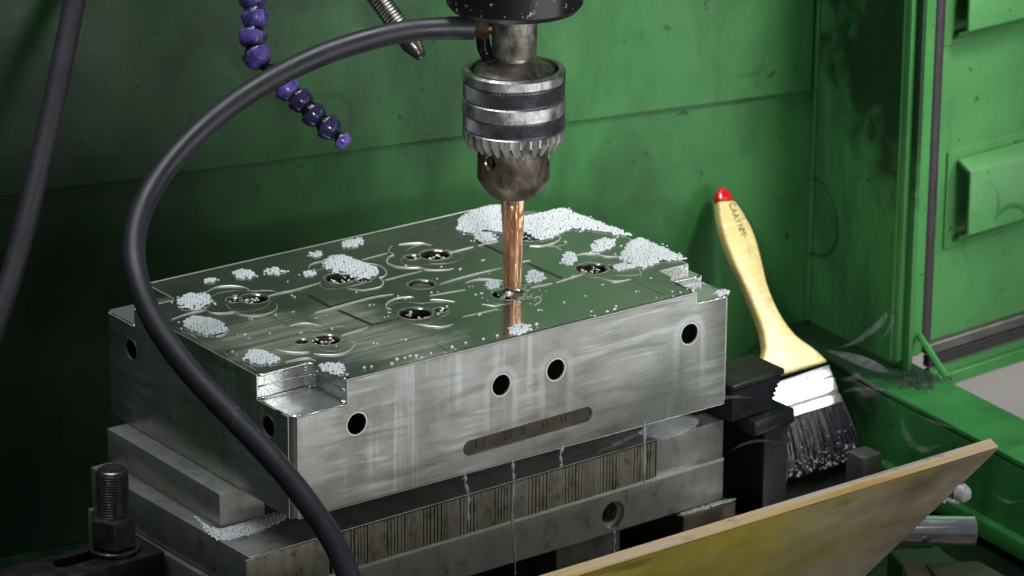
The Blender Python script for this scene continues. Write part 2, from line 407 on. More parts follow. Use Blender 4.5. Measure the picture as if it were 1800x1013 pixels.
def plate_mat():
    t = NT('stained_plate'); o = t.map()
    c = t.ramp(t.noise(t.map((5, 5, 22), (0, R(-22), 0)), 1, 5, .62, .7), [(.3, (.13, .10, .055)), (.5, (.27, .22, .15)), (.7, (.42, .37, .30))])
    x = t.sep(t.tc.outputs['Object'])[0]
    e = t.math('ADD', x, t.math('MULTIPLY', t.math('SUBTRACT', t.noise(t.map((8, 8, 24), (0, R(-22), 0)), 1, 5, .65, .6), .5), .55))
    ym = t.ramp(e, [(.30, 1), (.50, 0)])
    yel = t.ramp(t.noise(o, 30, 4), [(.3, (.30, .235, .014)), (.7, (.50, .41, .035))])
    c = t.mix(t.math('MULTIPLY', ym, .85), c, yel)
    dk = t.ramp(t.noise(t.map((12, 12, 75), (0, R(-24), 0)), 1, 5, .6, .4), [(.60, 0), (.72, 1)])
    c = t.mix(t.math('MULTIPLY', dk, .6), c, (.05, .042, .03))
    t.bump(t.noise(o, 60, 4), .1, .0006)
    return t.set(Base_Color=c, Roughness=.42, Metallic=.15)
M_plate = plate_mat()
M_pback = metal('bare_back_steel', (.36, .33, .27), (.56, .52, .44), .4, .6, 40, .4, .2)
def pedge():
    t = NT('worn_plate_edge'); o = t.map()
    c = t.ramp(t.noise(t.map((5, 240, 240)), 1, 4, .6, .3), [(.34, (.40, .24, .07)), (.48, (.50, .36, .17)), (.60, (.44, .37, .33)), (.72, (.28, .22, .18))])
    d = t.ramp(t.noise(t.map((60, 160, 160)), 1, 5, .7), [(.56, 0), (.68, 1)])
    c = t.mix(t.math('MULTIPLY', d, .6), c, (.16, .115, .06))
    t.bump(t.noise(t.map((40, 120, 120)), 1, 4), .4, .0008)
    return t.set(Base_Color=c, Roughness=.55)
M_pedge = pedge()
def purple():
    t = NT('purple_plastic'); o = t.map()
    c = t.ramp(t.noise(o, 160, 3), [(.3, (.095, .065, .30)), (.7, (.16, .115, .42))])
    d = t.ramp(t.noise(o, 120, 5, .7), [(.50, 0), (.60, 1)])
    c = t.mix(t.math('MULTIPLY', d, .8), c, (.018, .014, .04))
    t.bump(t.noise(o, 400, 3), .15, .0003)
    return t.set(Base_Color=c, Roughness=.22)
M_purple = purple()
M_purpled = plain('oiled_purple', (.028, .022, .07), .16, 0, 150, .6, .15)
M_ball = plain('black_plastic_ball', (.006, .006, .008), .12, 0, 90, .5, .1)
def copper():
    t = NT('wet_copper'); o = t.map()
    c = t.ramp(t.noise(t.map((90, 90, 14)), 1, 3), [(.3, (.86, .37, .18)), (.7, (.98, .56, .33))])
    h = t.noise(t.map((150, 150, 34)), 1, 2, .5, 1.0)
    t.bump(h, .5, .0022)
    return t.set(Base_Color=c, Metallic=.85, Roughness=.17, Coat_Weight=1, Coat_Roughness=.02)
M_copper = copper()
def head_mat():
    t = NT('chipped_black_paint'); o = t.map()
    s = t.ramp(t.noise(o, 210, 3, .6), [(.63, 0), (.68, 1)])
    c = t.mix(s, (.008, .008, .010), (.42, .40, .33))
    return t.set(Base_Color=c, Roughness=.3)
M_head = head_mat()

# ================================================================== TANK
wa = R(-10); WD = Vector((math.cos(wa), math.sin(wa), 0)); WN = Vector((-math.sin(wa), math.cos(wa), 0))
WP = Vector((.3, .3, 0)); ZL = -.155; ZF = -.222
Cn = at_plane(1420, 560, WN, WP)            # inner corner, foot of the two walls
def on_wall(x, y): return at_plane(x, y, WN, WP)
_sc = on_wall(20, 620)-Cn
M_wall = green_paint('green_paint_back_wall', GREEN, .50, .32, (_sc[:], .41), (.012, .014, .012), .84, 22, .42, .30)  # oily residue plus the wall's fall into shade, painted as one dark patch
# back wall: lower sheet and an overlapping upper sheet (lap seam)
seamL, seamR = on_wall(280, 307), on_wall(820, 236)
def sheet(name, zlo_a, zlo_b, zhi, off, xa, xb, mat):
    A = Cn + WD*xa; Bp = Cn + WD*xb
    pts = [Vector((A.x, A.y, zlo_a)), Vector((Bp.x, Bp.y, zlo_b)), Vector((Bp.x, Bp.y, zhi)), Vector((A.x, A.y, zhi))]
    pts = [p - WN*off for p in pts]
    return prism(pts, WN*.003, .0006, 1)
def zseam(xa):
    p = Cn + WD*xa; t = ((p-seamL).dot(WD))/((seamR-seamL).dot(WD)); return seamL.z+(seamR.z-seamL.z)*t
bw = thing('back_wall', 'dark green painted steel back wall of the machine tank', 'tank wall', Cn)
structure(bw)
del bw['category']
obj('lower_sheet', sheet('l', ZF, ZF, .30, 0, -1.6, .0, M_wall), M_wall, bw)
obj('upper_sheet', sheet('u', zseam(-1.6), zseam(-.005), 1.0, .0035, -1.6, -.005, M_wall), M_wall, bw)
# side wall from the corner towards the camera, ends at the post
Pst = at_z(1596, 650, ZL)
SD = (Vector((Cn.x, Cn.y, 0))-Vector((Pst.x, Pst.y, 0))).normalized()      # away from camera
SN = Vector((SD.y, -SD.x, 0))                                                # outwards (+X)
def vcol(P, z): return Vector((P.x, P.y, z))
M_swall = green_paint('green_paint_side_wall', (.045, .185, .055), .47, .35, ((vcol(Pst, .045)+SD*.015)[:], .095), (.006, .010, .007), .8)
sw = obj('side_wall', prism([vcol(Cn, ZL-.06)+SD*.01, vcol(Pst, ZL-.06), vcol(Pst, 1.0), vcol(Cn, 1.0)+SD*.01], SN*.003), M_swall); structure(sw)
# narrow bead of the corner weld
wb = obj('corner_bead', tube([vcol(Cn, ZL+.001)+Vector((-.001, -.001, 0)), vcol(Cn, 1.0)+Vector((-.001, -.001, 0))], .0022, 10), M_wall); structure(wb)
# ledge (flange) along the right side
lo = lambda s, w, z: vcol(Pst, z) + SD*s + SN*w
LI, LO_ = -.030, .012                       # inner and outer edge across
lg = bmesh.new()
prism([lo(.13, LI, ZL-.001), lo(-.75, LI-.012, ZL-.001), lo(-.75, LO_, ZL-.001), lo(.13, LO_, ZL-.001)], (0, 0, -.004), .0012, 2, lg)
prism([lo(.13, LI+.0002, ZL-.006), lo(-.75, LI-.0118, ZL-.006), lo(-.75, LI-.0118, ZF+.018), lo(.13, LI+.0002, ZF+.018)], SN*.004, 0, 1, lg)
prism([lo(.13, LI-.006, ZF+.018), lo(-.75, LI-.018, ZF+.018), lo(-.75, LI+.004, ZF+.018), lo(.13, LI+.004, ZF+.018)], (0, 0, -.012), .002, 2, lg)
prism([lo(.13, LO_-.0005, ZL-.006), lo(-.75, LO_-.0005, ZL-.006), lo(-.75, LO_-.0005, ZF-.2), lo(.13, LO_-.0005, ZF-.2)], -SN*.004, 0, 1, lg)
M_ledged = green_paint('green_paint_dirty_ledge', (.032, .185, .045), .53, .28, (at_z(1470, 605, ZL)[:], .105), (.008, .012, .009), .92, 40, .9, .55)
ledge = obj('tank_ledge', lg, M_ledged); structure(ledge)
fl = obj('tank_floor', box((-1.1, -.7, ZF-.02), (.60, .62, ZF)), M_floor); structure(fl)
flo = obj('workshop_floor', box((-3, -3, -1.0), (6, 6, -.98)), M_concrete); structure(flo)
fw = obj('workshop_wall', box((-2, 3.5, -1.0), (6, 3.6, 3)), M_concrete); structure(fw)
# ------------------------------------------------------------------ corner post, seal, strut
pt = thing('corner_post', 'bright green upright corner post between the tank and the door', 'post', vcol(Pst, ZL+.004))
p0 = at_z(1577, 648, ZL); p1 = at_plane(1619, 640, (-math.sin(R(6)), math.cos(R(6)), 0), p0)
p1.z = p0.z; pd = (p1-p0).normalized(); pn = Vector((-pd.y, pd.x, 0))
pw = (p1-p0).length
obj('front_face', prism([p0+Vector((0, 0, .004)), p1+Vector((0, 0, .004)), vcol(p1, 1.0), vcol(p0, 1.0)], pn*.004, .0012, 2), M_post, pt)
obj('return_flange', prism([p0+pn*.0045+Vector((0, 0, .004)), vcol(p0, 1.0)+pn*.0045, vcol(p0, 1.0)+pn*.0075, p0+pn*.0075+Vector((0, 0, .004))], pd*.003, .0008, 1), M_post, pt)
s0 = p1+pd*.0045+pn*.004
seal = obj('rubber_seal', tube([s0+Vector((0, 0, .010)), vcol(s0, .4), vcol(s0, 1.0)], .0055, 12), M_seal)
tag(seal, 'dark rubber seal strip between the green post and the louvred door', 'seal')
st0, st1 = at_plane(1616, 590, pn, p1-pn*.002), at_z(1664, 664, ZL+.003)
stt = obj('brace', tube([st0, st1], .0022, 6), M_post, None, 0)
tag(stt, 'thin green diagonal brace from the post foot down to the ledge', 'brace')
sl_ = bmesh.new(); random.seed(31)
for k in range(170):
    q_ = at_z(random.gauss(1612, 19), random.gauss(668, 10), ZL); half_ball_ = (q_.x, q_.y, ZL-.0012)
    r_ = random.uniform(.0004, .0016); lathe([(0, r_*.9), (r_*.55, r_*.72), (r_, 0)], 9, half_ball_, (0, 0, 1), sl_)
tag(obj('oil_sludge', sl_, M_black, None, 180), 'black oily sludge spattered on the green ledge at the post foot', 'sludge', None, 'stuff')
# ------------------------------------------------------------------ louvred door panel
da = R(4); DD = Vector((math.cos(da), math.sin(da), 0)); DN = Vector((-math.sin(da), math.cos(da), 0))
DP = p1 + pd*.004 + pn*.012
def dw(x, y, o=0): return at_plane(x, y, DN, DP-DN*o)
dr = thing('machine_door', 'bright green sheet metal machine door with folded louvre boxes', 'door', dw(1640, 620))
a, b = dw(1630, 614), dw(1640, 0)
zb = a.z
P0 = DP - DD*.012
obj('panel', prism([vcol(P0, zb), vcol(P0+DD*.55, zb-.002), vcol(P0+DD*.55, 1.0), vcol(P0, 1.0)], DN*.003), M_door, dr)
def louvre(yt, yb, first):
    # raised backing plate
    pts = [dw(1667, yt-22, .0015), dw(1655, yb+36, .0015)]
    zt, zl = pts[0].z, pts[1].z; x0 = pts[0]
    bk = prism([vcol(x0, zl), vcol(x0+DD*.40, zl), vcol(x0+DD*.40, zt), vcol(x0, zt)], DN*.0012, .0005, 1)
    o = obj('louvre_plate', bk, M_door, dr)
    q = dw(1680, yt, .0015); zt2 = q.z-.0015; q2 = dw(1676, yb, .0015); zl2 = q2.z; dp = .014
    bm = bmesh.new()
    f = lambda s, d, z: Vector((q.x, q.y, z))+DD*s-DN*d
    prof = [(0.0017, zt2+.006), (dp, zt2), (dp, zl2), (dp-.0025, zl2), (dp-.0025, zt2-.003), (.0017, zt2+.002)]
    pr = [f(.0, d, z) for d, z in prof]
    prism(pr, DD*.40, .0006, 1, bm)
    prism([f(.0, .0017, zl2-.006), f(.0, .006, zl2-.002), f(.0, .006, zl2-.004), f(.0, .0017, zl2-.008)], DD*.4, 0, 1, bm)
    obj('louvre', bm, M_door, dr)
louvre(290, 405, True); louvre(-70, 48, False)
# bottom rail of the door: grey gasket, dark track, green bar
for nm, y0, y1, dep, mt in (('gasket', 607, 626, .006, M_grey), ('track', 627, 648, .003, M_seal), ('lower_bar', 668, 690, .006, M_post)):
    A, B_ = dw(1634, y0, dep), dw(1634, y1, dep)
    obj(nm, prism([vcol(A, B_.z), vcol(A+DD*.5, B_.z), vcol(A+DD*.5, A.z), vcol(A, A.z)], DN*(dep-.0005+ .004), .001, 1), mt, dr)
A, B_ = dw(1634, 649, .001), dw(1634, 667, .001)
obj('kick_strip', prism([vcol(A, B_.z), vcol(A+DD*.5, B_.z), vcol(A+DD*.5, A.z), vcol(A, A.z)], DN*.004), M_door, dr)

# ================================================================== STEEL MOULD BLOCK
BW, BD, BH = .30, .19163, .07235
blk = thing('mould_block', 'large wet grey steel mould block with drilled sides under the copper electrode', 'mould block', (0, 0, -BH))
ch = .0035
pl = [(ch, 0), (BW-ch-.001, 0), (BW, ch+.001), (BW, BD-ch), (BW-ch, BD), (ch, BD), (0, BD-ch), (0, ch)]
body = prism([(x, y, -BH) for x, y in pl], (0, 0, BH), .0006, 1)
body = fin(body, 0)
def rrect(x0, y0, x1, y1, r, n=6):
    pts = []
    for cx, cy, a0 in ((x1-r, y1-r, 0), (x0+r, y1-r, 90), (x0+r, y0+r, 180), (x1-r, y0+r, 270)):
        for i in range(n+1):
            a = R(a0+90*i/n); pts.append((cx+r*math.cos(a), cy+r*math.sin(a)))
    return pts
def pocket(x0, y0, x1, y1, d, r=.006):
    return fin(prism([(x, y, -d) for x, y in rrect(x0, y0, x1, y1, r)], (0, 0, .05)), 0)
e = .02
cuts = [pocket(-e, -e, .0355, .0335, .0140), pocket(-e, BD-.032, .027, BD+e, .0105),
        pocket(BW-.0265, -e, BW+e, .0285, .0072), pocket(BW-.027, BD-.030, BW+e, BD+e, .0085)]
cuts.append(pocket(BW-.0215, .012, BW+e, .0405, .0035, .003))
def cyl(c, ax, r, l, seg=28):
    return fin(lathe([(0, -.01), (r, -.01), (r, l), (0, l)], seg, c, ax), 0)
FY = lambda x, y: at_plane(x, y, (0, 1, 0), (0, 0, 0))
LX = lambda x, y: at_plane(x, y, (1, 0, 0), (0, 0, 0))
front_holes = [FY(*q) for q in ((627, 745), (881, 677), (977, 650), (1212, 587))]
for c in front_holes: cuts.append(cyl(c, (0, 1, 0), .0062, .045))
for q in ((231, 615), (472, 750)): cuts.append(cyl(LX(*q), (1, 0, 0), .0060, .03))
# engraved slot
sa, sb = FY(826, 788), FY(1030, 729); sr = .0046
sdir = (sb-sa).normalized(); sup = Vector((0, 0, 1)); sup = (sup-sdir*sup.dot(sdir)).normalized()
def slot_poly(r, y): 
    pts = []
    for c, s0_ in ((sb, -90), (sa, 90)):
        for i in range(9):
            a_ = R(s0_+180*i/8); pts.append(c+sdir*(r*math.cos(a_))+sup*(r*math.sin(a_))+Vector((0, y, 0)))
    return pts
cuts.append(fin(prism(slot_poly(sr, -.01), (0, .0122, 0)), 0))
# cavities on top: shallow lobed recess + stepped bores
cav = [(432, 527), (603, 488), (755, 450), (950, 417), (572, 595), (738, 548), (897, 514), (1072, 471)]
cavp = [at_z(*q) for q in cav]
bores = [((447, 525), .0070), ((411, 527), .0034), ((597, 489), .0078), ((640, 492), .0032), ((765, 448), .0080), ((725, 452), .0034),
         ((932, 416), .0070), ((572, 597), .0078), ((530, 600), .0036), ((730, 551), .0085), ((775, 545), .0030), ((893, 517), .0085),
         ((1040, 472), .0085), ((1080, 470), .0034), ((741, 500), .0068)]
for q, r in bores:
    p = at_z(*q); cuts.append(fin(lathe([(0, -.022 if q != (741, 500) else -.0022), (r, -.022 if q != (741, 500) else -.0022), (r, -.0007), (r+.0012, .0005), (r+.0012, .01), (0, .01)], 32, (p.x, p.y, 0)), 0))
def groove(pxs, w, d, z=0):
    P = [at_z(*q) for q in pxs]; out = []
    for a_, b_ in zip(P, P[1:]):
        t = (b_-a_).normalized(); n = Vector((-t.y, t.x, 0))*w/2
        out.append(fin(prism([a_-t*w/2-n+Vector((0, 0, -d)), b_+t*w/2-n+Vector((0, 0, -d)), b_+t*w/2+n+Vector((0, 0, -d)), a_-t*w/2+n+Vector((0, 0, -d))], (0, 0, d+.004)), 0))
    return out
for pxs in (((528, 511), (580, 540), (655, 518)), ((596, 546), (653, 571), (702, 559)), ((840, 425), (884, 446)), ((925, 462), (985, 488))):
    cuts += groove(pxs, .0026, .0016)
for pxs in (((332, 484), (372, 508)), ((514, 439), (561, 461)), ((619, 439), (703, 478)), ((470, 552), (508, 574)), ((760, 400), (826, 430)),
            ((1109, 492), (1176, 523)), ((800, 575), (842, 598)), ((830, 645), (760, 600))):
    cuts += groove(pxs, .0009, .0005)
bme = boolean(body, cuts)
M_notch = metal('polished_wet_steel', (.58, .59, .57), (.78, .79, .77), .07, .18, 60, .8, .45)
for m in (M_side, M_top, M_hole, M_notch): bme.materials.append(m)
for p in bme.polygons:
    c, n = p.center, p.normal
    if n.z > .55 and c.z > -.0162: p.material_index = 1
    elif n.z > .3 and c.z > -.0035: p.material_index = 1
    inner = .004 < c.x < BW-.004 and .004 < c.y < BD-.004
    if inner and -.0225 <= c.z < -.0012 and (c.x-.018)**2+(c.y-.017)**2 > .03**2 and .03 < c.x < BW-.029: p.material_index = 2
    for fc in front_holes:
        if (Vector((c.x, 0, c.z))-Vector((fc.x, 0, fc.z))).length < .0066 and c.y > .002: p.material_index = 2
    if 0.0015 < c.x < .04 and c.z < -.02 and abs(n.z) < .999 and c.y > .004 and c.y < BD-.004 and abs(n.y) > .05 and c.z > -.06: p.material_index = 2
    for nx0, nx1, ny0, ny1, nz in ((0, .0356, 0, .0336, -.0142), (BW-.0272, BW, 0, .041, -.0074), (0, .0272, BD-.0322, BD, -.0107), (BW-.0272, BW, BD-.0302, BD, -.0087)):
        if nx0+.00005 < c.x < nx1 and ny0+.00005 < c.y < ny1+.0001 and nz < c.z < -.0002: p.material_index = 3
    p.use_smooth = True
bme.set_sharp_from_angle(angle=R(30))
link('body', bme, None, blk)
obj('engraved_panel', prism(slot_poly(sr-.00015, .0018), (0, .0003, 0)), M_slotp, blk, 0)
def text(name, s, M, size, mat, parent, ext=.00015, sx=1.0):
    cu = bpy.data.curves.new('t', 'FONT'); cu.body = s; cu.size = size; cu.extrude = ext; cu.align_x = 'CENTER'; cu.align_y = 'CENTER'
    o = bpy.data.objects.new('t', cu); COL.objects.link(o); bpy.context.view_layer.update()
    me = bpy.data.meshes.new_from_object(o.evaluated_get(bpy.context.evaluated_depsgraph_get()))
    bpy.data.objects.remove(o)
    me.materials.clear(); me.transform(Matrix.Diagonal((sx, 1, 1, 1))); me.transform(M)
    return link(name, me, mat, parent)
Mx = Matrix((sdir, sup, Vector((0, -1, 0)))).transposed().to_4x4()
for s, f in (('1-1', .10), ('23', .34), ('0', .47), ('11', .66), ('U', .82)):
    P = sa.lerp(sb, f)+Vector((0, .00165, 0))
    text('stamped_number', s, Matrix.Translation(P) @ Mx, .0062, M_ink, blk)
# bright raised edges of the cavity outlines (thin half-buried ridges)
RID = [[(364,513),(381,505),(406,503),(426,505),(438,509)], [(360,544),(372,550),(391,551),(410,549),(422,553),(439,555),(460,554),(476,550),(486,543),(487,534)],
 [(508,573),(526,569),(542,569),(559,572),(568,575)], [(484,614),(505,619),(526,620),(544,619)], [(552,622),(567,624),(588,624),(607,620),(619,612),(623,604),(614,599)],
 [(600,590),(646,576)], [(470,521),(493,515),(518,510),(563,497)], [(542,471),(547,465),(563,460),(571,457)],
 [(646,463),(667,467),(677,475),(679,482),(673,487),(667,489),(674,496),(669,504),(654,508),(636,510),(611,507)],
 [(553,550),(583,542),(650,524),(692,517)], [(501,637),(522,632),(540,630),(555,634)], [(701,430),(722,428),(743,428),(757,432)],
 [(689,432),(683,441),(692,448),(685,451),(680,458),(683,464),(697,469),(718,471),(739,471),(749,474),(772,475),(789,474),(797,472)],
 [(789,445),(832,434)], [(840,432),(876,424)], [(772,500),(805,490),(847,479),(882,471)], [(915,461),(932,458)], [(677,492),(743,476)],
 [(755,520),(818,509)], [(818,497),(836,492),(859,491),(884,494)], [(847,535),(867,538),(880,536)], [(942,521),(950,524),(950,530),(938,537)],
 [(688,544),(679,541),(681,533),(697,525),(722,522),(728,524)], [(756,527),(776,528),(799,531)], [(733,570),(749,573),(770,575),(786,573),(797,570)],
 [(813,557),(876,543)], [(932,506),(971,498)], [(977,497),(1025,482)], [(931,433),(950,433),(969,429),(983,422),(984,415),(979,412)],
 [(972,432),(986,439)], [(1013,448),(1029,446),(1048,447),(1064,451),(1090,451)], [(1053,489),(1067,493),(1085,495),(1109,491)],
 [(1127,485),(1125,477),(1120,474)], [(301,562),(330,552),(362,545)], [(380,592),(395,588),(403,580)], [(636,457),(681,445)], [(677,493),(700,487)]]
for k, rd in enumerate(RID):
    P = catmull([at_z(x, y, .0002) for x, y in rd], 6)
    n_ = len(P)
    rr = [.00052*(.22+.78*math.sin(math.pi*(i+.5)/n_)**.6) for i in range(n_)]
    faint = rd[0] in ((755,520), (677,492), (636,457), (677,493), (813,557))
    if faint: rr = [x*.6 for x in rr]
    obj('ridge', tube(P, rr, 6), M_ridge, blk)
for q_, r_ in bores:
    p_ = at_z(*q_)
    obj('bore_rim', lathe([(r_+.0010, -.0002), (r_+.0019, -.0002), (r_+.0017, .00012), (r_+.0012, .00012)], 36, (p_.x, p_.y, 0), (0, 0, 1), None, True), M_bar, blk)
def highlight_line(P, r=.00032):  # thin pale tubes draw the bright edge highlights of the block
    obj('edge_highlight', tube([Vector(p) for p in P], r, 6), M_ridge, blk)
highlight_line([(.0357, -.0001, 0), (.12, -.0001, 0), (.2, -.0001, 0), (BW-.0268, -.0001, 0)], .00034)
highlight_line([(.004, -.0001, -.0140), (.0355, -.0001, -.0140)], .0003); highlight_line([(.0356, -.0001, -.0140), (.0356, -.0001, 0)], .0003)
highlight_line([(.0356, .0, 0), (.0356, .027, 0)], .00026); highlight_line([(.030, .0336, 0), (.0, .0336, 0)], .00028)
highlight_line([(-.0001, .004, -.0140), (-.0001, .0333, -.0140)], .00034); highlight_line([(-.0001, .0335, -.0140), (-.0001, .0335, 0)], .0004)
highlight_line([(.0035, -.0001, -.0140), (.0035, -.0001, -BH)], .00026); highlight_line([(0, .0035, -.0140), (0, .0035, -BH)], .0002)
highlight_line([(-.0001, .034, 0), (-.0001, BD-.0325, 0)], .00022); highlight_line([(.028, BD, 0), (BW-.0275, BD, 0)], .0003)
highlight_line([(BW-.0264, -.0001, -.0072), (BW-.005, -.0001, -.0072)], .00034); highlight_line([(BW-.0266, -.0001, -.0072), (BW-.0266, -.0001, 0)], .0003)
highlight_line([(BW-.0264, .0287, -.0035), (BW, .0287, -.0035)], .0003); highlight_line([(BW-.0212, .0407, 0), (BW, .0407, 0)], .0003)
highlight_line([(BW-.0045, -.0001, -.0072), (BW-.0045, -.0001, -BH)], .00022); highlight_line([(BW, .0047, -.0072), (BW, .0047, -BH)], .0002)
highlight_line([(BW, .0410, 0), (BW, BD-.031, 0)], .00028); highlight_line([(.004, -.0001, -BH), (BW-.005, -.0001, -BH)], .0002)
highlight_line([(.0, BD-.0322, 0), (.026, BD-.0322, 0)], .00024); highlight_line([(.0271, BD-.03, 0), (.0271, BD, 0)], .0003); highlight_line([(-.0001, BD-.0318, -.0105), (-.0001, BD-.004, -.0105)], .0003)
def bead(P, r=.0009):
    obj('liquid_bead', tube(catmull([Vector(p) for p in P], 5), [r*(.75+.35*math.sin(i*1.7)*math.sin(i*.6)) for i in range((len(P)-1)*5+1)], 10), M_wet, blk, 180)
bead([(.0355, .001, -.0003), (.0352, .012, -.0002), (.0352, .024, -.0002), (.0335, .0318, -.0002), (.027, .0334, -.0002), (.012, .0332, -.0002), (.0005, .0333, -.0003)])
bead([(.0355, .001, -.0066), (.0353, .0265, -.0066), (.0285, .0333, -.0066), (.001, .0334, -.0066)], .0007)
bead([(.0352, .0008, -.0138), (.0346, .0272, -.0136), (.029, .0328, -.0136), (.001, .0330, -.0136)], .0012)
bead([(.0345, .0006, -.0140), (.02, .0006, -.0141), (.0052, .0006, -.0141), (.0008, .005, -.0141), (.0006, .02, -.0141), (.0008, .032, -.0140)], .0010)
bead([(BW-.0262, .0008, -.0070), (BW-.016, .0006, -.0073), (BW-.006, .0008, -.0073), (BW-.0008, .006, -.0073), (BW-.0008, .026, -.0071)], .0011)
bead([(BW-.0264, .001, -.0002), (BW-.0262, .02, -.0002), (BW-.021, .0285, -.0034), (BW-.001, .0286, -.0036)], .0009)
bead([(.0008, BD-.006, -.0107), (.0008, BD-.02, -.0106), (.001, BD-.0312, -.0105)], .0009)
for fc in front_holes:
    obj('hole_rim', lathe([(.0061, -.0002), (.0068, -.0002), (.0066, .0003), (.0061, .0009)], 32, (fc.x, 0, fc.z), (0, 1, 0), None, True), M_ridge, blk)
for q_ in ((231, 615), (472, 750)):
    lc = LX(*q_); obj('hole_rim', lathe([(.0059, -.0002), (.0065, -.0002), (.0063, .0003), (.0059, .0009)], 28, (0, lc.y, lc.z), (1, 0, 0), None, True), M_bar, blk)
def meniscus(A, B, side, w=.0042, h=.00042):
    A, B = Vector(A), Vector(B); n = 40; bm_ = bmesh.new(); rows = []
    sd = Vector(side)
    for i in range(n+1):
        c_ = A.lerp(B, i/n); ww = w*(.75+.35*math.sin(i*.9)*math.sin(i*.37)+random.uniform(-.06, .06))
        rows.append([bm_.verts.new(c_+sd*(ww*k/6)+Vector((0, 0, h*math.sin(math.pi*k/6)**.8-.00004))) for k in range(7)])
    for a_, b_ in zip(rows, rows[1:]):
        for k in range(6): bm_.faces.new((a_[k], a_[k+1], b_[k+1], b_[k]))
    obj('liquid_rim', bm_, M_top, blk, 180)
meniscus((.038, .0006, 0), (BW-.028, .0006, 0), (0, 1, 0), .0060, .0006)
meniscus((.0006, .038, 0), (.0006, BD-.034, 0), (1, 0, 0), .0045, .0005)
for k_, p_ in enumerate(cavp):
    loop = []
    for i in range(73):
        a_ = 2*math.pi*i/72; rho = .0172*(1+.17*math.cos(3*a_+k_*1.3)+.05*math.cos(5*a_+k_))
        loop.append(Vector((min(BW-.004, p_.x+rho*math.cos(a_)), min(BD-.003, p_.y+rho*math.sin(a_)), .00005)))
    obj('recess_outline', tube(loop, [.00026*(.55+.45*math.sin(i*.35+k_)) for i in range(73)], 6), M_bar, blk)
pp = at_z(741, 500); obj('ejector_pin', lathe([(0, -.0012), (.0056, -.0012), (.0060, -.0016), (.0060, -.0022), (0, -.0022)], 28, (pp.x, pp.y, 0)), M_grey, blk)

# ================================================================== FOAM AND BUBBLES
FL = [.95]
def half_ball(bm, c, r, seg=7):
    c = Vector(c); top = bm.verts.new(c+Vector((0, 0, r*FL[0]))); prev = None; a0 = random.random()*6
    rings = []
    for hh, rr in ((.70*FL[0], .74), (.05, 1.0)):
        rings.append([bm.verts.new(c+Vector((r*rr*math.cos(a0+2*math.pi*i/seg), r*rr*math.sin(a0+2*math.pi*i/seg), r*hh))) for i in range(seg)])
    for i in range(seg):
        j = (i+1) % seg
        bm.faces.new((top, rings[0][i], rings[0][j])); bm.faces.new((rings[0][i], rings[1][i], rings[1][j], rings[0][j]))
def edge_dist(p, a, b):
    ax, ay, bx, by = a[0], a[1], b[0], b[1]; dx, dy = bx-ax, by-ay; L2 = dx*dx+dy*dy or 1e-12
    t = max(0, min(1, ((p[0]-ax)*dx+(p[1]-ay)*dy)/L2)); return math.hypot(p[0]-ax-t*dx, p[1]-ay-t*dy)
def inside(p, poly):
    x, y = p; c = False; n = len(poly)
    for i in range(n):
        x1, y1 = poly[i]; x2, y2 = poly[(i+1) % n]
        if (y1 > y) != (y2 > y) and x < (x2-x1)*(y-y1)/(y2-y1)+x1: c = not c
    return c
def foam(poly, label, z=0.0002, r=.00122, dome=.0012, mat=None, zf=None):
    W3 = [p if isinstance(p, Vector) else at_z(p[0], p[1], z) for p in poly]; P2 = [(p.x, p.y) for p in catmull(W3+W3[:1], 3)[:-1]]
    FL[0] = .74; dome *= .38; bm = bmesh.new(); xs = [p[0] for p in P2]; ys = [p[1] for p in P2]
    cx, cy = sum(xs)/len(xs), sum(ys)/len(ys); d = r*1.74
    row = 0; y = min(ys)
    while y < max(ys):
        x = min(xs)-2*d+(row % 2)*d/2
        while x < max(xs)+2*d:
            q = (x+random.uniform(-.22, .22)*d, y+random.uniform(-.22, .22)*d)
            ex = min(edge_dist(q, P2[i_], P2[i_-1]) for i_ in range(len(P2)))
            ins = inside(q, P2)
            if (ins and (ex > d*.5 or random.random() < .8)) or (not ins and ex < d*1.8 and random.random() < .05):
                h = (dome*(1-(1-min(1, ex/.006))**2) if ins else 0)+random.uniform(-.00004, .00005)
                zz = z if zf is None else zf(*q)
                half_ball(bm, (q[0], q[1], zz+h-.0002), r*random.choice((.88, .96, 1, 1.04, 1.12))*(1 if ins else .6))
            x += d
        y += d*.87; row += 1
    FL[0] = .95
    if not bm.verts: bm.free(); return
    o = obj('foam_patch', bm, mat or M_foam, None, 180); tag(o, label, 'foam', None, 'stuff'); return o
def blob(cx, cy, rx, ry, n=18, rot=0, j=.16):
    out = []
    for i in range(n):
        a_ = 2*math.pi*i/n; k = 1+random.uniform(-j, j)
        x, y = rx*k*math.cos(a_), ry*k*math.sin(a_)
        out.append((cx+x*math.cos(rot)-y*math.sin(rot), cy+x*math.sin(rot)+y*math.cos(rot)))
    return out
def zback(x, y):
    return -.0075 if (x > BW-.027 and y > BD-.030) else .0002
foam([(803, 402), (807, 386), (825, 373), (850, 364), (868, 361), (905, 362), (940, 366), (985, 365), (1012, 375), (1060, 393), (1112, 414), (1085, 413), (1040, 405), (1000, 404), (985, 410), (962, 421), (945, 422), (925, 410), (890, 410), (855, 406), (820, 411)],
     'wide white foam sheet along the back corner of the block behind the electrode', dome=.0018, zf=zback)
foam([(1088, 455), (1097, 438), (1108, 425), (1124, 419), (1150, 428), (1180, 442), (1206, 455), (1185, 459), (1160, 460), (1140, 469), (1112, 468)], 'white foam patch at the right edge of the block top', dome=.0022)
foam(blob(1060, 431, 23, 11, rot=-.2), 'oval white foam patch left of the right edge foam')
foam([(566, 462), (580, 452), (604, 449), (628, 458), (655, 468), (667, 479), (650, 489), (625, 492), (607, 482), (583, 478)], 'thick white foam mass over the second bore of the back row', dome=.0028)
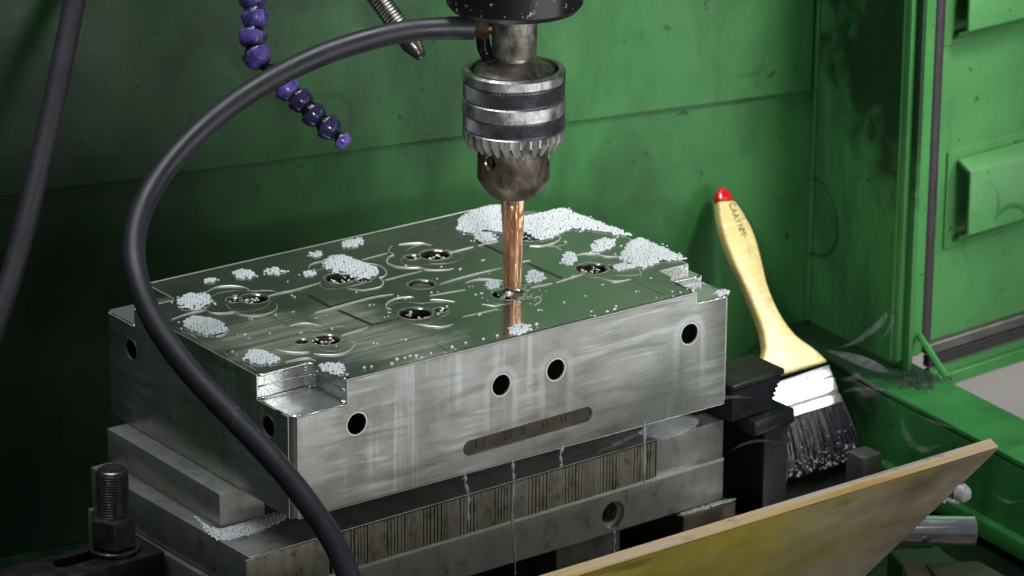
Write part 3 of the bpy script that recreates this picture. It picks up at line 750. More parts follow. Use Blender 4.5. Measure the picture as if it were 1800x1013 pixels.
foam(blob(342, 530, 28, 15), 'round white foam patch beside the leftmost bore', dome=.0024)
foam([(321, 575), (330, 559), (355, 557), (385, 565), (399, 580), (385, 588), (350, 587)], 'white foam patch on the left edge nearest the black hose', dome=.0024)
foam([(428, 632), (436, 617), (455, 615), (480, 624), (493, 634), (480, 641), (445, 640)], 'white foam patch above the near corner notch, left side', dome=.0022)
foam(blob(585, 648, 24, 11, rot=.15), 'white foam patch above the near corner notch, right side', dome=.002)
foam(blob(429, 482, 19, 8), 'small white foam oval near the left back edge', dome=.0016)
foam(blob(483, 477, 16, 6), 'second small foam oval from the left along the back edge', dome=.0014)
foam(blob(620, 428, 20, 8, rot=-.25), 'small foam patch nearest the back edge left of centre')
foam(blob(556, 447, 11, 6), 'tiny foam patch beside a joint line near the back edge')
foam(blob(545, 482, 10, 5), 'tiny foam patch left of the thick foam mass')
foam(blob(852, 417, 18, 9), 'small foam patch just left of the copper electrode', dome=.0014)
foam(blob(915, 580, 21, 9, rot=-.1), 'white foam patch below the electrode reflection at the front edge', dome=.002)
foam(blob(370, 508+ -15, 12, 5), 'tiny foam patch on the joint line at the far left')
foam(blob(1000, 455, 14, 11), 'thin foam tangle between the right bores')
foam(blob(940, 487, 16, 11), 'thin foam tangle just right of the electrode tip')
foam(blob(868, 500, 14, 8), 'thin foam tangle just left of the electrode tip')
foam(blob(1095, 469, 20, 6), 'thin foam streak right of the rightmost bore')
foam([(1180, 502), (1200, 492), (1226, 486), (1222, 498), (1198, 510)], 'sparkling wet foam in the right corner step', z=-.0070, r=.0009, dome=.0010)
foam([(1256, 512), (1272, 508), (1282, 513), (1275, 520), (1262, 521)], 'foam at the outer corner of the right notch', z=-.0071, r=.001, dome=.001)
ZC = -.0923
foam([(340, 905), (385, 930), (480, 902), (502, 912), (455, 935), (395, 950), (372, 943)], 'grey foam on the plate beside the end of the parallel bar', z=ZC+.0002, r=.0009, dome=.0012)
foam([(1120, 762), (1160, 735), (1215, 733), (1225, 748), (1170, 772)], 'wet foam on the right end of the slotted chuck top', z=ZC+.0002, r=.0007, dome=.0006)
bb = bmesh.new()
random.seed(21)
for k in range(95):
    x = random.uniform(330, 1200); 
    t0, t1 = 470-(x-300)*.10, 640-(x-500)*.20
    y = random.uniform(max(380, t0), t1)
    p = at_z(x, y)
    if not (.008 < p.x < BW-.03 and .008 < p.y < BD-.01): continue
    for q in range(random.choice((1, 2, 2, 3))):
        half_ball(bb, (p.x+random.uniform(-.0012, .0012), p.y+random.uniform(-.001, .001), 0), random.uniform(.00035, .0007), 8)
for k in range(70):
    x = random.uniform(610, 1215); yl = 668-(x-605)*.242
    p = at_z(x, yl-random.uniform(4, 16))
    if random.random() < .6: half_ball(bb, (p.x, p.y, 0), random.uniform(.0005, .0011), 8)
tag(obj('scattered_bubbles', bb, M_foam, None, 180), 'scattered single bubbles across the wet block top', 'bubbles', None, 'stuff')
gb = bmesh.new()  # gold-coloured bubbles stand in for glints of light in the bores
for (qx, qy), r in bores:
    if (qx, qy) == (741, 500): continue
    p = at_z(qx, qy)
    for k in range(15 if r > .006 else 5):
        a_ = random.uniform(0, 6.283); rr = r*math.sqrt(random.random())*.95
        half_ball(gb, (p.x+rr*math.cos(a_), p.y+rr*math.sin(a_), -.0030+random.uniform(-.001, .0014)), random.uniform(.0007, .0014), 8)
    for k in range(10):
        a_ = random.uniform(3.6, 5.6); rr = r*random.uniform(1.15, 1.9)
        half_ball(gb, (p.x+rr*math.cos(a_), p.y+rr*math.sin(a_), -.0006), random.uniform(.0004, .0008), 7)
tag(obj('glint_bubbles', gb, M_glint, None, 180), 'golden bubbles standing in for glints inside the bores of the block', 'bubbles', None, 'stuff')

# ================================================================== DRILL CHUCK, HEAD, ELECTRODE
EP = at_z(901, 514); EX, EY = EP.x, EP.y
AZ = lambda deg: Vector((math.cos(R(deg)), math.sin(R(deg)), 0))     # azimuth; 233.6 faces the camera
SEGN = 72
hd = thing('machine_head', 'black chipped round quill head above the drill chuck', 'machine head', (EX, EY, .165))
obj('quill', lathe([(0, .1655), (.030, .1655), (.0355, .167), (.0378, .1700), (.0378, .205), (0, .205)], SEGN, (EX, EY, 0)), M_head, hd)
ck = thing('drill_chuck', 'steel drill chuck with knurled bands and a toothed collar holding the electrode', 'drill chuck', (EX, EY, .058))
obj('shank', lathe([(0, .1652), (.0122, .1652), (.0126, .1648), (.0126, .1405), (.0122, .1398), (.0095, .1396), (.0095, .1365), (0, .1365)], 48, (EX, EY, 0)), M_nose, ck)
obj('cap', lathe([(0, .1372), (.0098, .1372), (.0105, .1368), (.0152, .1358), (.0222, .1318), (.0229, .1308), (.0229, .1296), (.0246, .1290), (.0246, .1250), (0, .1250)], SEGN, (EX, EY, 0)), M_nose, ck)
def ringp(ri, r, z1, z0, c=.0007): return [(ri, z1), (r-c, z1), (r, z1-c), (r, z0+c), (r-c, z0), (ri, z0)]
CR = .0288
obj('band', lathe(ringp(.0250, CR, .1322, .1253, .0012), SEGN, (EX, EY, 0), close=True), M_band, ck)
obj('band', lathe(ringp(.0200, CR, .1157, .1073), SEGN, (EX, EY, 0), close=True), M_band, ck)
def knurl(z1, z0):
    bm = lathe([(.02, z1), (CR-.0011, z1), (CR-.0011, z0), (.02, z0)], SEGN, (EX, EY, 0), close=True)
    N, rows = 78, 6; hz = (z1-z0-.0006)/rows; zt = z1-.0003
    for r_ in range(rows*2-1):
        zc = zt-hz*(r_+1)/2
        if zc > z1-hz*.5 or zc < z0+hz*.5: continue
        for i in range(N):
            a_ = 2*math.pi*(i+(r_ % 2)*.5)/N; da_ = math.pi/N*.94; dz = hz*.5*.94
            P = lambda aa, zz, rad: bm.verts.new((EX+rad*math.cos(aa), EY+rad*math.sin(aa), zz))
            c = P(a_, zc, CR-.0003)
            q = [P(a_+da_, zc, CR-.00105), P(a_, zc+dz, CR-.00105), P(a_-da_, zc, CR-.00105), P(a_, zc-dz, CR-.00105)]
            for j in range(4): bm.faces.new((c, q[j], q[(j+1) % 4]))
    return bm
obj('knurled_band', knurl(.1252, .1158), M_knurl, ck, 0)
obj('knurled_band', knurl(.1072, .0986), M_knurl, ck, 0)
# toothed collar
gm = bmesh.new(); NT_ = 32; zc1, zr, ztp = .0985, .0932, .0876
prof_t = [(-.5, 0), (-.40, 0), (-.24, .70), (-.11, 1), (.11, 1), (.24, .70), (.40, 0)]
angs = []
for i in range(NT_):
    for f, h in prof_t: angs.append(((i+f)/NT_*2*math.pi, zr+(ztp-zr)*h))
va = []
for (a_, z_) in angs:
    ca, sa_ = math.cos(a_), math.sin(a_)
    va.append([gm.verts.new((EX+r_*ca, EY+r_*sa_, z__)) for r_, z__ in ((.022, zc1), (CR-.0006, zc1), (CR, zc1-.0006), (CR-.0002-(.0028 if z_ < zr-.001 else 0)*((zr-z_)/(zr-ztp)), z_), (.0228, z_+.0002))])
for i in range(len(va)):
    A_, B2 = va[i], va[(i+1) % len(va)]
    for j in range(5):
        try: gm.faces.new((A_[j], B2[j], B2[(j+1) % 5], A_[(j+1) % 5]))
        except ValueError: pass
obj('toothed_collar', gm, M_band, ck, 25)
jb = fin(lathe([(0, .0985), (.0200, .0985), (.0202, .0975), (.0202, .0688), (.0194, .0668), (.0140, .0592), (.0128, .0583), (.0075, .0580), (0, .0580)], SEGN, (EX, EY, 0)), 0)
jc = []
for az in (192.6, 312.6, 72.6):
    d = AZ(az); jc.append(fin(lathe([(0, 0), (.0034, 0), (.0034, .013), (.0044, .0142), (.0044, .03), (0, .03)], 20, Vector((EX, EY, .0815))+d*.006, d), 0))
jm = boolean(jb, jc); jm.polygons.foreach_set('use_smooth', [True]*len(jm.polygons)); jm.set_sharp_from_angle(angle=R(30))
link('jaw_body', jm, M_jaw, ck)
for az in (232, 352, 112):
    d = AZ(az); s = Vector((-d.y, d.x, 0)); c = Vector((EX, EY, 0))+d*.0082
    obj('jaw', prism([c-s*.0026-d*.003+Vector((0, 0, .0538)), c+s*.0026-d*.003+Vector((0, 0, .0538)), c+s*.0026+d*.0012+Vector((0, 0, .0545)), c-s*.0026+d*.0012+Vector((0, 0, .0545))], (0, 0, .006), .0004, 1), M_jaw, ck)
# copper electrode, slightly tapered, with a collar of liquid
el = thing('copper_electrode', 'bright wet copper electrode rod held in the drill chuck', 'electrode', (EX, EY, 0))
prof = [(0, .062), (.0062, .062), (.0064, .0560), (.0063, .0500), (.0060, .0400), (.0057, .0300), (.0056, .0215), (.00535, .0205), (.0051, .0120), (.0048, .0042), (.0045, .0020), (0, .0020)]
bm = lathe(prof, 72, (EX, EY, 0))
for v in bm.verts:
    a_ = math.atan2(v.co.y-EY, v.co.x-EX); k = 1+.06*math.sin(5*a_+v.co.z*18)+.045*math.sin(9*a_-v.co.z*14)+.015*math.sin(v.co.z*420)
    v.co.x = EX+(v.co.x-EX)*k; v.co.y = EY+(v.co.y-EY)*k
obj('rod', bm, M_copper, el, 60)
obj('wet_collar', lathe([(.0046, .0034), (.0052, .0020), (.0066, .0009), (.0092, .0003), (.0092, -.0002), (.0046, -.0002)], 32, (EX, EY, 0), (0, 0, 1), None, True), M_wet, el)
obj('burnt_tip', lathe([(0, .0020), (.0047, .0020), (.0050, .0008), (.0046, -.012), (0, -.012)], 32, (EX, EY, 0)), M_black, el)
bm = bmesh.new()
for k in range(46):
    a_ = random.uniform(0, 6.28); rr = random.uniform(.0045, .0085)
    half_ball(bm, (EX+rr*math.cos(a_), EY+rr*math.sin(a_), -.0004), random.uniform(.0006, .0016), 9)
for k in range(60):
    a_ = random.uniform(0, 6.28); rr = random.choice((random.uniform(.006, .012), random.uniform(.010, .022)))
    half_ball(bm, (EX+rr*math.cos(a_), EY+rr*math.sin(a_), -.0001), random.uniform(.0003, .0009), 8)
tag(obj('splash_bubbles', bm, M_trick, None, 180), 'clear splash bubbles ringing the electrode tip', 'bubbles', None, 'stuff')

# ================================================================== HOSES AND NOZZLES
hp = [at_d(834, 50, 2.191), at_d(780, 50, 2.19), at_d(715, 55, 2.187), at_d(640, 72, 2.182), at_d(560, 99, 2.175), at_d(480, 138, 2.166), at_d(405, 186, 2.155), at_d(338, 243, 2.143), at_d(283, 307, 2.13),
      at_d(248, 372, 2.117), at_d(235, 440, 2.105), at_d(246, 505, 2.094), at_d(277, 575, 2.085), at_d(335, 655, 2.076), at_d(410, 735, 2.068), at_d(485, 815, 2.06), at_d(545, 890, 2.053), at_d(590, 960, 2.047), at_d(618, 1030, 2.041), at_d(632, 1110, 2.036)]
hs = thing('black_hose', 'long black rubber hose looping from the chuck shank down past the near corner', 'hose', at_d(632, 1110, 2.036))
sp = catmull(hp, 8)
obj('tube', tube(sp, [.0062 if i > 26 else .0062-.0003*(26-i)/26+.0006*math.exp(-((i-4)/5)**2) for i in range(len(sp))], 20), M_rubber, hs)
ft = bmesh.new(); fd = (Vector((EX, EY, 0))-vcol(hp[0], 0)); fd.z = 0; fd.normalize()
f0 = hp[0]
lathe([(0, 0), (.0048, 0), (.0048, .0025), (0, .0025)], 6, f0, fd, ft)
lathe([(0, .0026), (.0058, .0026), (.0058, .0080), (0, .0080)], 6, f0, fd, ft)
lathe([(0, .0081), (.0034, .0081), (.0034, .0150), (0, .0150)], 12, f0, fd, ft)
obj('fitting', ft, M_brass, hs, 25)
# short dark elbow behind the shank
eb = obj('elbow_fitting', tube(catmull([at_d(848, 62, 2.196), at_d(850, 80, 2.198), at_d(854, 92, 2.2), at_d(862, 104, 2.2)], 5), .0040, 12), M_ball, None)
tag(eb, 'small dark elbow fitting tucked against the left of the chuck shank', 'fitting')
lh = obj('grey_pipe', tube(catmull([at_d(150, -110, 2.325), at_d(131, 0, 2.325), at_d(105, 130, 2.318), at_d(77, 260, 2.31), at_d(46, 390, 2.30), at_d(10, 520, 2.29), at_d(-30, 640, 2.28)], 6), .0066, 18), M_tubeL)
tag(lh, 'thick dark grey pipe hanging in front of the wall at far left', 'pipe')
# purple segmented coolant line
seg_px = [(440, -36), (443, 2), (450, 36), (443, 70), (454, 104), (484, 138), (509, 160), (532, 180), (555, 205), (582, 227), (605, 250)]
sl = thing('coolant_line', 'purple segmented coolant line hanging with its small tip pointing right', 'coolant line', at_d(440, -36, 2.30))
for i in range(1, len(seg_px)):
    p = at_d(*seg_px[i], 2.30-.002*i); q = at_d(*seg_px[i-1], 2.30-.002*(i-1)); ax = (q-p).normalized()
    ax = (ax+Vector((random.uniform(-.16, .16), random.uniform(-.16, .16), random.uniform(-.16, .16)))).normalized()
    L_ = min((q-p).length, .0120); s = .0084 if i < 5 else (.0076 if i < 10 else .0052)
    h = s*.56
    cup = lathe([(0, -h), (s*.45, -h*.99), (s*.70, -h*.84), (s*.88, -h*.36), (s*.99, h*.36), (s*1.03, h*.72), (s*1.01, h*.90), (s*.92, h*.90), (s*.86, h*.5), (s*.5, h*.1), (0, h*.05)], 24, p, ax)
    se = obj('segment', cup, M_purple if i < 7 or i == 10 else M_purpled, sl, 40)
    ball = lathe([(0, -s*.3)]+[(s*.80*math.cos(R(t)), s*.80*math.sin(R(t))) for t in (-10, 10, 30, 45, 60)]+[(s*.40, s*.78), (s*.40, s*1.2), (0, s*1.2)], 20, p+ax*h*.78, ax)
    obj('ball_joint', ball, M_ball if i > 2 else M_purpled, se, 40)
# metal gooseneck
gn = thing('gooseneck', 'coiled metal gooseneck with a tapered nozzle cap behind the black hose', 'gooseneck', at_d(655, -40, 2.335))
g0, g1 = at_d(640, -38, 2.335), at_d(716, 66, 2.325)
ga = (g1-g0); gl = ga.length; ga.normalize()
cb_ = bmesh.new(); pitch = .0021; turns = int(gl/pitch); pts = []
gu = ga.orthogonal().normalized(); gv = ga.cross(gu)
for i in range(turns*16+1):
    t = i/16; pts.append(g0+ga*(t*pitch)+(gu*math.cos(t*2*math.pi)+gv*math.sin(t*2*math.pi))*.0058)
obj('coil', tube(pts, .00088, 5), M_coil, gn, 60)
obj('core', tube([g0, g1], .0056, 14), M_black, gn)
obj('nozzle_cap', lathe([(0, -.001), (.0062, -.001), (.0066, .0), (.0066, .0052), (.0060, .0070), (.0040, .0125), (.0036, .0145), (.0018, .0146), (0, .012)], 14, g1, ga), M_bolt, gn, 25)
obj('collar', lathe([(.004, -.0026), (.0069, -.0026), (.0069, -.0012), (.004, -.0012)], 24, g1, ga, None, True), M_brass, gn)

# ================================================================== PAINT BRUSH
be = R(35.6); BN = Vector((0, -math.cos(be), math.sin(be)))
BN.normalize()
TIP = on_wall(1262, 336) - WN*.016
def bp(x, y, o=0): return at_plane(x, y, BN, TIP+BN*o)
BT = -BN*.0078
br = thing('paint_brush', 'yellow handled flat paint brush with a red tip leaning on the green wall', 'paint brush', bp(1450, 825)+BT*.5)
cr = lambda pts: [(1150+x/1.81, 300+y/1.81) for x, y in pts]
Rt = cr([(258, 94), (290, 140), (320, 200), (340, 270), (365, 370), (400, 450), (450, 520), (510, 565), (556, 606)])
Lf = cr([(306, 680), (352, 585), (354, 545), (345, 500), (322, 440), (292, 370), (256, 290), (226, 210), (212, 150), (206, 96)])
oR = catmull([bp(*p) for p in Rt], 5); oL = catmull([bp(*p) for p in Lf], 5)
hm = prism(oR+oL, BT, .0022, 3)
# swell the grip a little towards the middle of the handle
obj('handle', hm, M_yellow, br, 50)
tp = catmull([bp(*p) for p in cr([(206.5, 94), (205, 72), (212, 56), (224, 52), (238, 62), (257.5, 92)])], 4)
obj('tip', prism(tp, BT, .0022, 3), M_red, br, 50)
# tin ferrule, wraps round the wood
f_ul, f_ur, f_lr, f_ll = bp(1336, 683, .0014), bp(1459, 641, .0014), bp(1484, 704, .0014), bp(1360, 742, .0014)
FTv = BT - BN*.0028
fer = bmesh.new(); ROWS = [0, .06, .10, .27, .30, .33, .66, .69, .72, .76, .79, .94, 1.0]
DEP = [.0004, .0, -.0003, .0, -.0020, .0, .0, -.0019, .0, -.0018, .0, .0, .0003]
grid = []
for t, dz in zip(ROWS, DEP):
    row = []
    for i in range(13):
        s = i/12; p = f_ul.lerp(f_ll, t).lerp(f_ur.lerp(f_lr, t), s)
        edge = (abs(s-.5)*2)**6*.0016
        row.append(fer.verts.new(p+BN*(dz-edge)))
    for i in range(13):
        s = 1-i/12; p = f_ul.lerp(f_ll, t).lerp(f_ur.lerp(f_lr, t), s)
        edge = (abs(s-.5)*2)**6*.0016
        row.append(fer.verts.new(p+FTv+BN*(edge)))
    grid.append(row)
for a_, b_ in zip(grid, grid[1:]):
    for i in range(26): fer.faces.new((a_[i], a_[(i+1) % 26], b_[(i+1) % 26], b_[i]))
fe = obj('ferrule', fer, M_tin, br, 40)
nl = bp(1421, 664.5, .0018); obj('nail', lathe([(0, .0009), (.0009, .0006), (.0013, 0), (0, 0)], 12, nl, BN), M_coil, fe)
# bristles
bs = bmesh.new(); random.seed(5)
b_ul, b_ur = f_ll.lerp(f_ul, .08), f_lr.lerp(f_ur, .08)
b_ll, b_lr = bp(1372, 851), bp(1513, 804)
dn = ((b_ll-b_ul)+(b_lr-b_ur)).normalized(); sx_ = (b_ur-b_ul).normalized()
CLO = [random.uniform(-.0026, .0026) for _ in range(40)]; CLL = [random.uniform(.90, 1.02) for _ in range(40)]
for k in range(1500):
    s = random.random(); dpt = random.random()
    ci = round(s*30); cl = ci/30
    p0_ = b_ul.lerp(b_ur, s)+FTv*(.12+.76*dpt)
    s2 = s*.15+cl*.85+random.uniform(-.010, .010)
    L_ = random.uniform(.90, 1.0) if random.random() < .8 else random.uniform(.6, .9)
    p1_ = b_ll.lerp(b_lr, s2)+FTv*(-.25+1.5*dpt)*1.0
    p1_ = p0_.lerp(p1_, L_*CLL[ci])+BN*CLO[ci]; mid = p0_.lerp(p1_, .55)+BN*random.uniform(-.0006, .0014)+sx_*random.uniform(-.001, .001)
    r0 = random.uniform(.00028, .0005)
    tube([p0_, mid, p1_], [r0, r0*.95, r0*.45], 3, bs, caps=False)
o = obj('bristles', bs, M_brist, br, 180); o['kind'] = 'stuff'
wd = bmesh.new()
for k in range(190):
    s = random.random(); t = 1-abs(random.gauss(0, .22)); p = b_ul.lerp(b_ll, t).lerp(b_ur.lerp(b_lr, t), s)+BN*.0008
    half_ball(wd, p+BN*random.uniform(0, .0016), random.uniform(.0002, .0006), 7)
o = obj('liquid_beads', wd, M_foam, br, 180); o['kind'] = 'stuff'
# faded lettering down the handle
ux = (bp(1330, 470)-bp(1290, 370)).normalized(); uy = BN.cross(ux).normalized()
Ml = Matrix((ux, uy, BN)).transposed().to_4x4()
def bl(x, y): return bp(x, y, .00012)
for ch_, px in (('C', (1287, 361)), ('A', (1290, 371)), ('A', (1294, 380)), ('Y', (1297, 389)), ('N', (1301, 399)), ('M', (1305, 408))):
    text('lettering', ch_, Matrix.Translation(bl(*px)) @ Ml @ Matrix.Rotation(R(0), 4, 'Z'), .0074, M_inkb, br, .00010, .7)
for ch_, px in (('1', (1307, 384)), ('-', (1308, 402)), ('L', (1311, 415))):
    text('lettering', ch_, Matrix.Translation(bl(*px)) @ Ml, .0050, M_inkb, br, .00008, .7)

# ================================================================== MAGNETIC CHUCK UNDER THE BLOCK
cya = R(1.2); CX = Vector((math.cos(cya), math.sin(cya), 0)); CY = Vector((-math.sin(cya), math.cos(cya), 0))
C0 = at_z(432, 984, ZC); C1 = at_z(1275, 739, ZC); CX = (C1-C0); CL = CX.length; CX.normalize(); CX = Vector((CX.x, CX.y, 0)).normalized(); CY = Vector((-CX.y, CX.x, 0))
ZB = -.142; ZM = -.1165; CDEP = (at_z(166, 819, ZC)-C0).length
mc = thing('magnetic_chuck', 'long striped magnetic chuck carrying the block, with a threaded port in front', 'magnetic chuck', C0+Vector((0, 0, ZB-ZC)))
def cp(u, v, z): return Vector((C0.x, C0.y, 0))+CX*u+CY*v+Vector((0, 0, z))
BXM = lambda lo_, hi_, bev, dst=None: merge(dst, (lambda b: (b.transform(Matrix((CX, CY, Vector((0, 0, 1)))).transposed().to_4x4()), b.transform(Matrix.Translation(Vector((C0.x, C0.y, 0)))), b)[2])(box(lo_, hi_, bev))) if dst is not None else (lambda b: (b.transform(Matrix((CX, CY, Vector((0, 0, 1)))).transposed().to_4x4()), b.transform(Matrix.Translation(Vector((C0.x, C0.y, 0)))), b)[2])(box(lo_, hi_, bev))
low = fin(BXM((0, 0, ZB), (CL, CDEP, ZM-.0003), .0012), 0)
prt = at_plane(1078, 905, CY, C0)
pc = fin(lathe([(0, -.01), (.0082, -.01), (.0082, .003), (.0062, .0036), (.0062, .02), (0, .02)], 32, prt, CY), 0)
lm = boolean(low, [pc]); lm.polygons.foreach_set('use_smooth', [True]*len(lm.polygons)); lm.set_sharp_from_angle(angle=R(30))
link('lower_body', lm, M_chuckA, mc)
th = bmesh.new()
for k in range(5): lathe([(.0056, .0045+k*.002), (.0062, .0045+k*.002), (.0062, .0055+k*.002), (.0059, .0055+k*.002)], 28, prt, CY, th, True)
lathe([(0, .016), (.0058, .016), (.0058, .017), (0, .017)], 24, prt, CY, th)
obj('threaded_port', th, M_hole, mc)
obj('upper_body', BXM((0.003, .0012, ZM+.0003), (CL, CDEP, ZC), .0010), M_chuckA, mc)
obj('seam_strip', BXM((.052, -.0009, ZM-.0006), (CL-.001, .004, ZM+.0012), .0002), metal('pale_strip', (.62, .63, .59), (.78, .79, .75), .4, .55, 80, .5, .1), mc)
# pole strips: groups of thin slats, wide ones first
u = .056; strips = bmesh.new(); random.seed(11); wide = 0
pole_end = CL-.052
kk = 0
while u < pole_end-.002:
    grp = (kk//6) % 2
    w2 = .00155+random.uniform(-.0002, .0003)
    BXM((u, -.0003+random.uniform(-.00010, .00010), ZM+.0013), (u+w2, .0011, ZC-.0007), 0, strips)
    u += w2+(.00075+random.uniform(-.0002, .0002) if grp else .00022); kk += 1
so = obj('pole_strips', strips, M_pole, mc, 0); so['kind'] = 'stuff'
bkp = obj('pole_backing', BXM((.055, .0009, ZM+.0012), (pole_end+.001, .0013, ZC-.0006), 0), M_black, mc, 0)
obj('end_plate', BXM((.0, -.0002, ZM-.0), (.0545, .0011, ZC-.0006), .0004), M_pole, mc)
pbx = at_z(387, 868, -BH); 
pb = obj('parallel_bar', box((-.0125, .0535, ZC+.0001), (.0165, .172, -BH-.0001), .0007), M_bar)
tag(pb, 'flat grey steel parallel bar propping up the left end of the block', 'parallel bar')
pb2 = obj('parallel_bar', box((.262, .062, ZC+.0001), (.290, .172, -BH-.0001), .0007), M_bar)
tag(pb2, 'grey steel parallel bar in the shadow under the right end of the block', 'parallel bar')
# risers
rz = obj('riser_block', BXM((CL-.036, -.0065, ZF), (CL+.0045, .18, ZB-.0001), .0012), M_riser); tag(rz, 'brown steel riser block under the right end of the striped chuck', 'riser block')
foam([cp(CL-.033, -.0052, 0), cp(CL+.003, -.0052, 0), cp(CL+.003, -.0012, 0), cp(CL-.033, -.0012, 0)], 'wet foam line on the brown riser beside the chuck foot', z=ZB+.0001, r=.0008, dome=.0006)
rz = obj('riser_block', BXM((.215, .004, ZF), (.262, .18, ZB-.0001), .0012), M_grey); tag(rz, 'grey steel riser block under the middle of the striped chuck', 'riser block')
rz = obj('riser_block', BXM((.02, .01, ZF), (.10, .18, ZB-.0001), .0012), M_dark); tag(rz, 'dark riser block under the left end of the striped chuck', 'riser block')
# ------------------------------------------------------------------ clamp at left
ZS = -.1135
cs = thing('clamp_strap', 'dark slotted clamp strap pressing beside the chuck at lower left', 'clamp strap', at_z(150, 985, ZS)+Vector((0, 0, -.016)))
sb_ = fin(box((-.33, .0855, ZS-.016), (-.0285, .117, ZS), .0008), 0)
s1, s2 = at_z(96, 984, ZS), at_z(200, 976, ZS); sy = at_z(150, 979, ZS).y
scut = fin(prism([(x, y, ZS-.03) for x, y in rrect(s1.x-.004, sy-.0055, s2.x+.02, sy+.0055, .0054)], (0, 0, .06)), 0)
sm = boolean(sb_, [scut]); sm.set_sharp_from_angle(angle=R(30)); link('strap', sm, M_dark, cs)
S0 = at_z(201, 966, ZS)
sd_ = thing('clamp_stud', 'black threaded stud with a hex nut and washer on the clamp strap', 'stud', (S0.x, S0.y, ZS))
obj('washer', lathe([(.006, .0), (.0140, .0), (.0146, .0006), (.0146, .0022), (.0140, .0028), (.006, .0028)], 36, (S0.x, S0.y, ZS+.0001), (0, 0, 1), None, True), M_bolt, sd_)
obj('nut', lathe([(.006, 0), (.0118, 0), (.0135, .0012), (.0135, .0170), (.0122, .0186), (.006, .0186)], 6, (S0.x, S0.y, ZS+.0031), (0, 0, 1), None, True), M_bolt, sd_, 20)
thp = [(0, -.03)]
z_ = -.03
thp.append((.0082, z_))
while z_ < .0455: thp += [(.0089, z_+.0006), (.0082, z_+.0014)]; z_ += .0016
thp += [(.0078, z_+.0006), (.0070, z_+.0012), (0, z_+.0012)]
obj('thread', lathe(thp, 32, (S0.x, S0.y, ZS)), M_bolt, sd_, 20)
# ------------------------------------------------------------------ dark jaw at right
ZJ = -.067
j0, j1, j2 = at_z(1290, 686, ZJ), at_z(1380, 648, ZJ), at_z(1322, 621, ZJ)
jt = thing('clamp_jaw', 'black stepped clamp jaw with a serrated end beside the right of the block', 'clamp jaw', (j1.x-.03, j1.y, ZF))
jx = Vector((1, .12, 0)).normalized(); jyv = Vector((0, 1, 0))
JW, JD = .044, .031
A0 = Vector((j1.x, j1.y, 0))-jx*JW
pts = [A0, A0+jx*JW, A0+jx*JW+jyv*JD, A0+jyv*JD]
obj('top_plate', prism([p+Vector((0, 0, ZJ)) for p in pts], (0, 0, -.0035), .0006, 1), M_dark, jt)
tb = bmesh.new(); zz = ZJ-.0036
for k in range(7):
    w = JW-.003-k*.0012
    prism([A0+Vector((0, 0, zz)), A0+jx*w+Vector((0, 0, zz)), A0+jx*w+jyv*JD+Vector((0, 0, zz)), A0+jyv*JD+Vector((0, 0, zz))], (0, 0, -.0016), 0, 1, tb)
    w -= .0022; z2 = zz-.0016
    prism([A0+Vector((0, 0, z2)), A0+jx*w+Vector((0, 0, z2)), A0+jx*w+jyv*JD+Vector((0, 0, z2)), A0+jyv*JD+Vector((0, 0, z2))], (0, 0, -.0010), 0, 1, tb); zz -= .00262
obj('serrated_jaw', tb, M_navy, jt, 0)
obj('dark_gap_filler', box((.302, .034, ZF), (.347, .15, ZJ-.023), .0008), M_navy, jt)  # dark block added to black out the shaded gap beside the jaw
k0, k1 = at_z(1343, 739, -.09), at_z(1398, 718, -.09)
K0 = Vector((k1.x, k1.y, 0)); kx = jx
obj('foot_plate', prism([K0-kx*.034+Vector((0, 0, -.09)), K0+Vector((0, 0, -.09)), K0+jyv*.026+Vector((0, 0, -.09)), K0-kx*.034+jyv*.026+Vector((0, 0, -.09))], (0, 0, -.009), .0012, 2), M_dark, jt)
obj('post', prism([K0-kx*.024+jyv*.002+Vector((0, 0, -.0995)), K0-kx*.0035+jyv*.002+Vector((0, 0, -.0995)), K0-kx*.0035+jyv*.024+Vector((0, 0, -.0995)), K0-kx*.024+jyv*.024+Vector((0, 0, -.0995))], (0, 0, ZF+.0995), .0006, 1), M_dark, jt)
# ------------------------------------------------------------------ foreground plate
PY = -.13
T1 = at_plane(1756, 789, (0, 1, 0), (0, PY, 0)); T0 = at_plane(960, 1033, (0, 1, 0), (0, PY, 0))
tx = (T1-T0).normalized()
T00 = T1-tx*.55; 
pnr = Vector((0, -.93, -.37)).normalized()          # outward face looks to the front, slightly down
dnv = Vector((0, pnr.z, -pnr.y)); dnv = -dnv if dnv.z > 0 else dnv
Bq = at_plane(1498, 1035, pnr, T1)
sp_ = thing('splash_plate', 'tilted yellow and brown stained steel plate across the lower right foreground', 'plate', T00+dnv*.16)
thk = -pnr*.0080
slope_ = (Bq-T1); random.seed(3)
PLN = .125
_pp = [T1, T00, T00+dnv*PLN, T1+slope_*(PLN/ max(.02, slope_.dot(dnv)))]
obj('face_sheet', prism(_pp, thk*.5, .0006, 2), M_plate, sp_)
obj('back_sheet', prism([p+thk*.51 for p in _pp], thk*.3, .0006, 2), M_pback, sp_)
edge_up = -dnv*.0009
obj('worn_edge', prism([T1+edge_up-tx*.0006+thk*.03, T00+edge_up+thk*.03, T00+edge_up+thk*.97, T1+edge_up-tx*.0006+thk*.97], -dnv*.0008, .0003, 1), M_pedge, sp_)
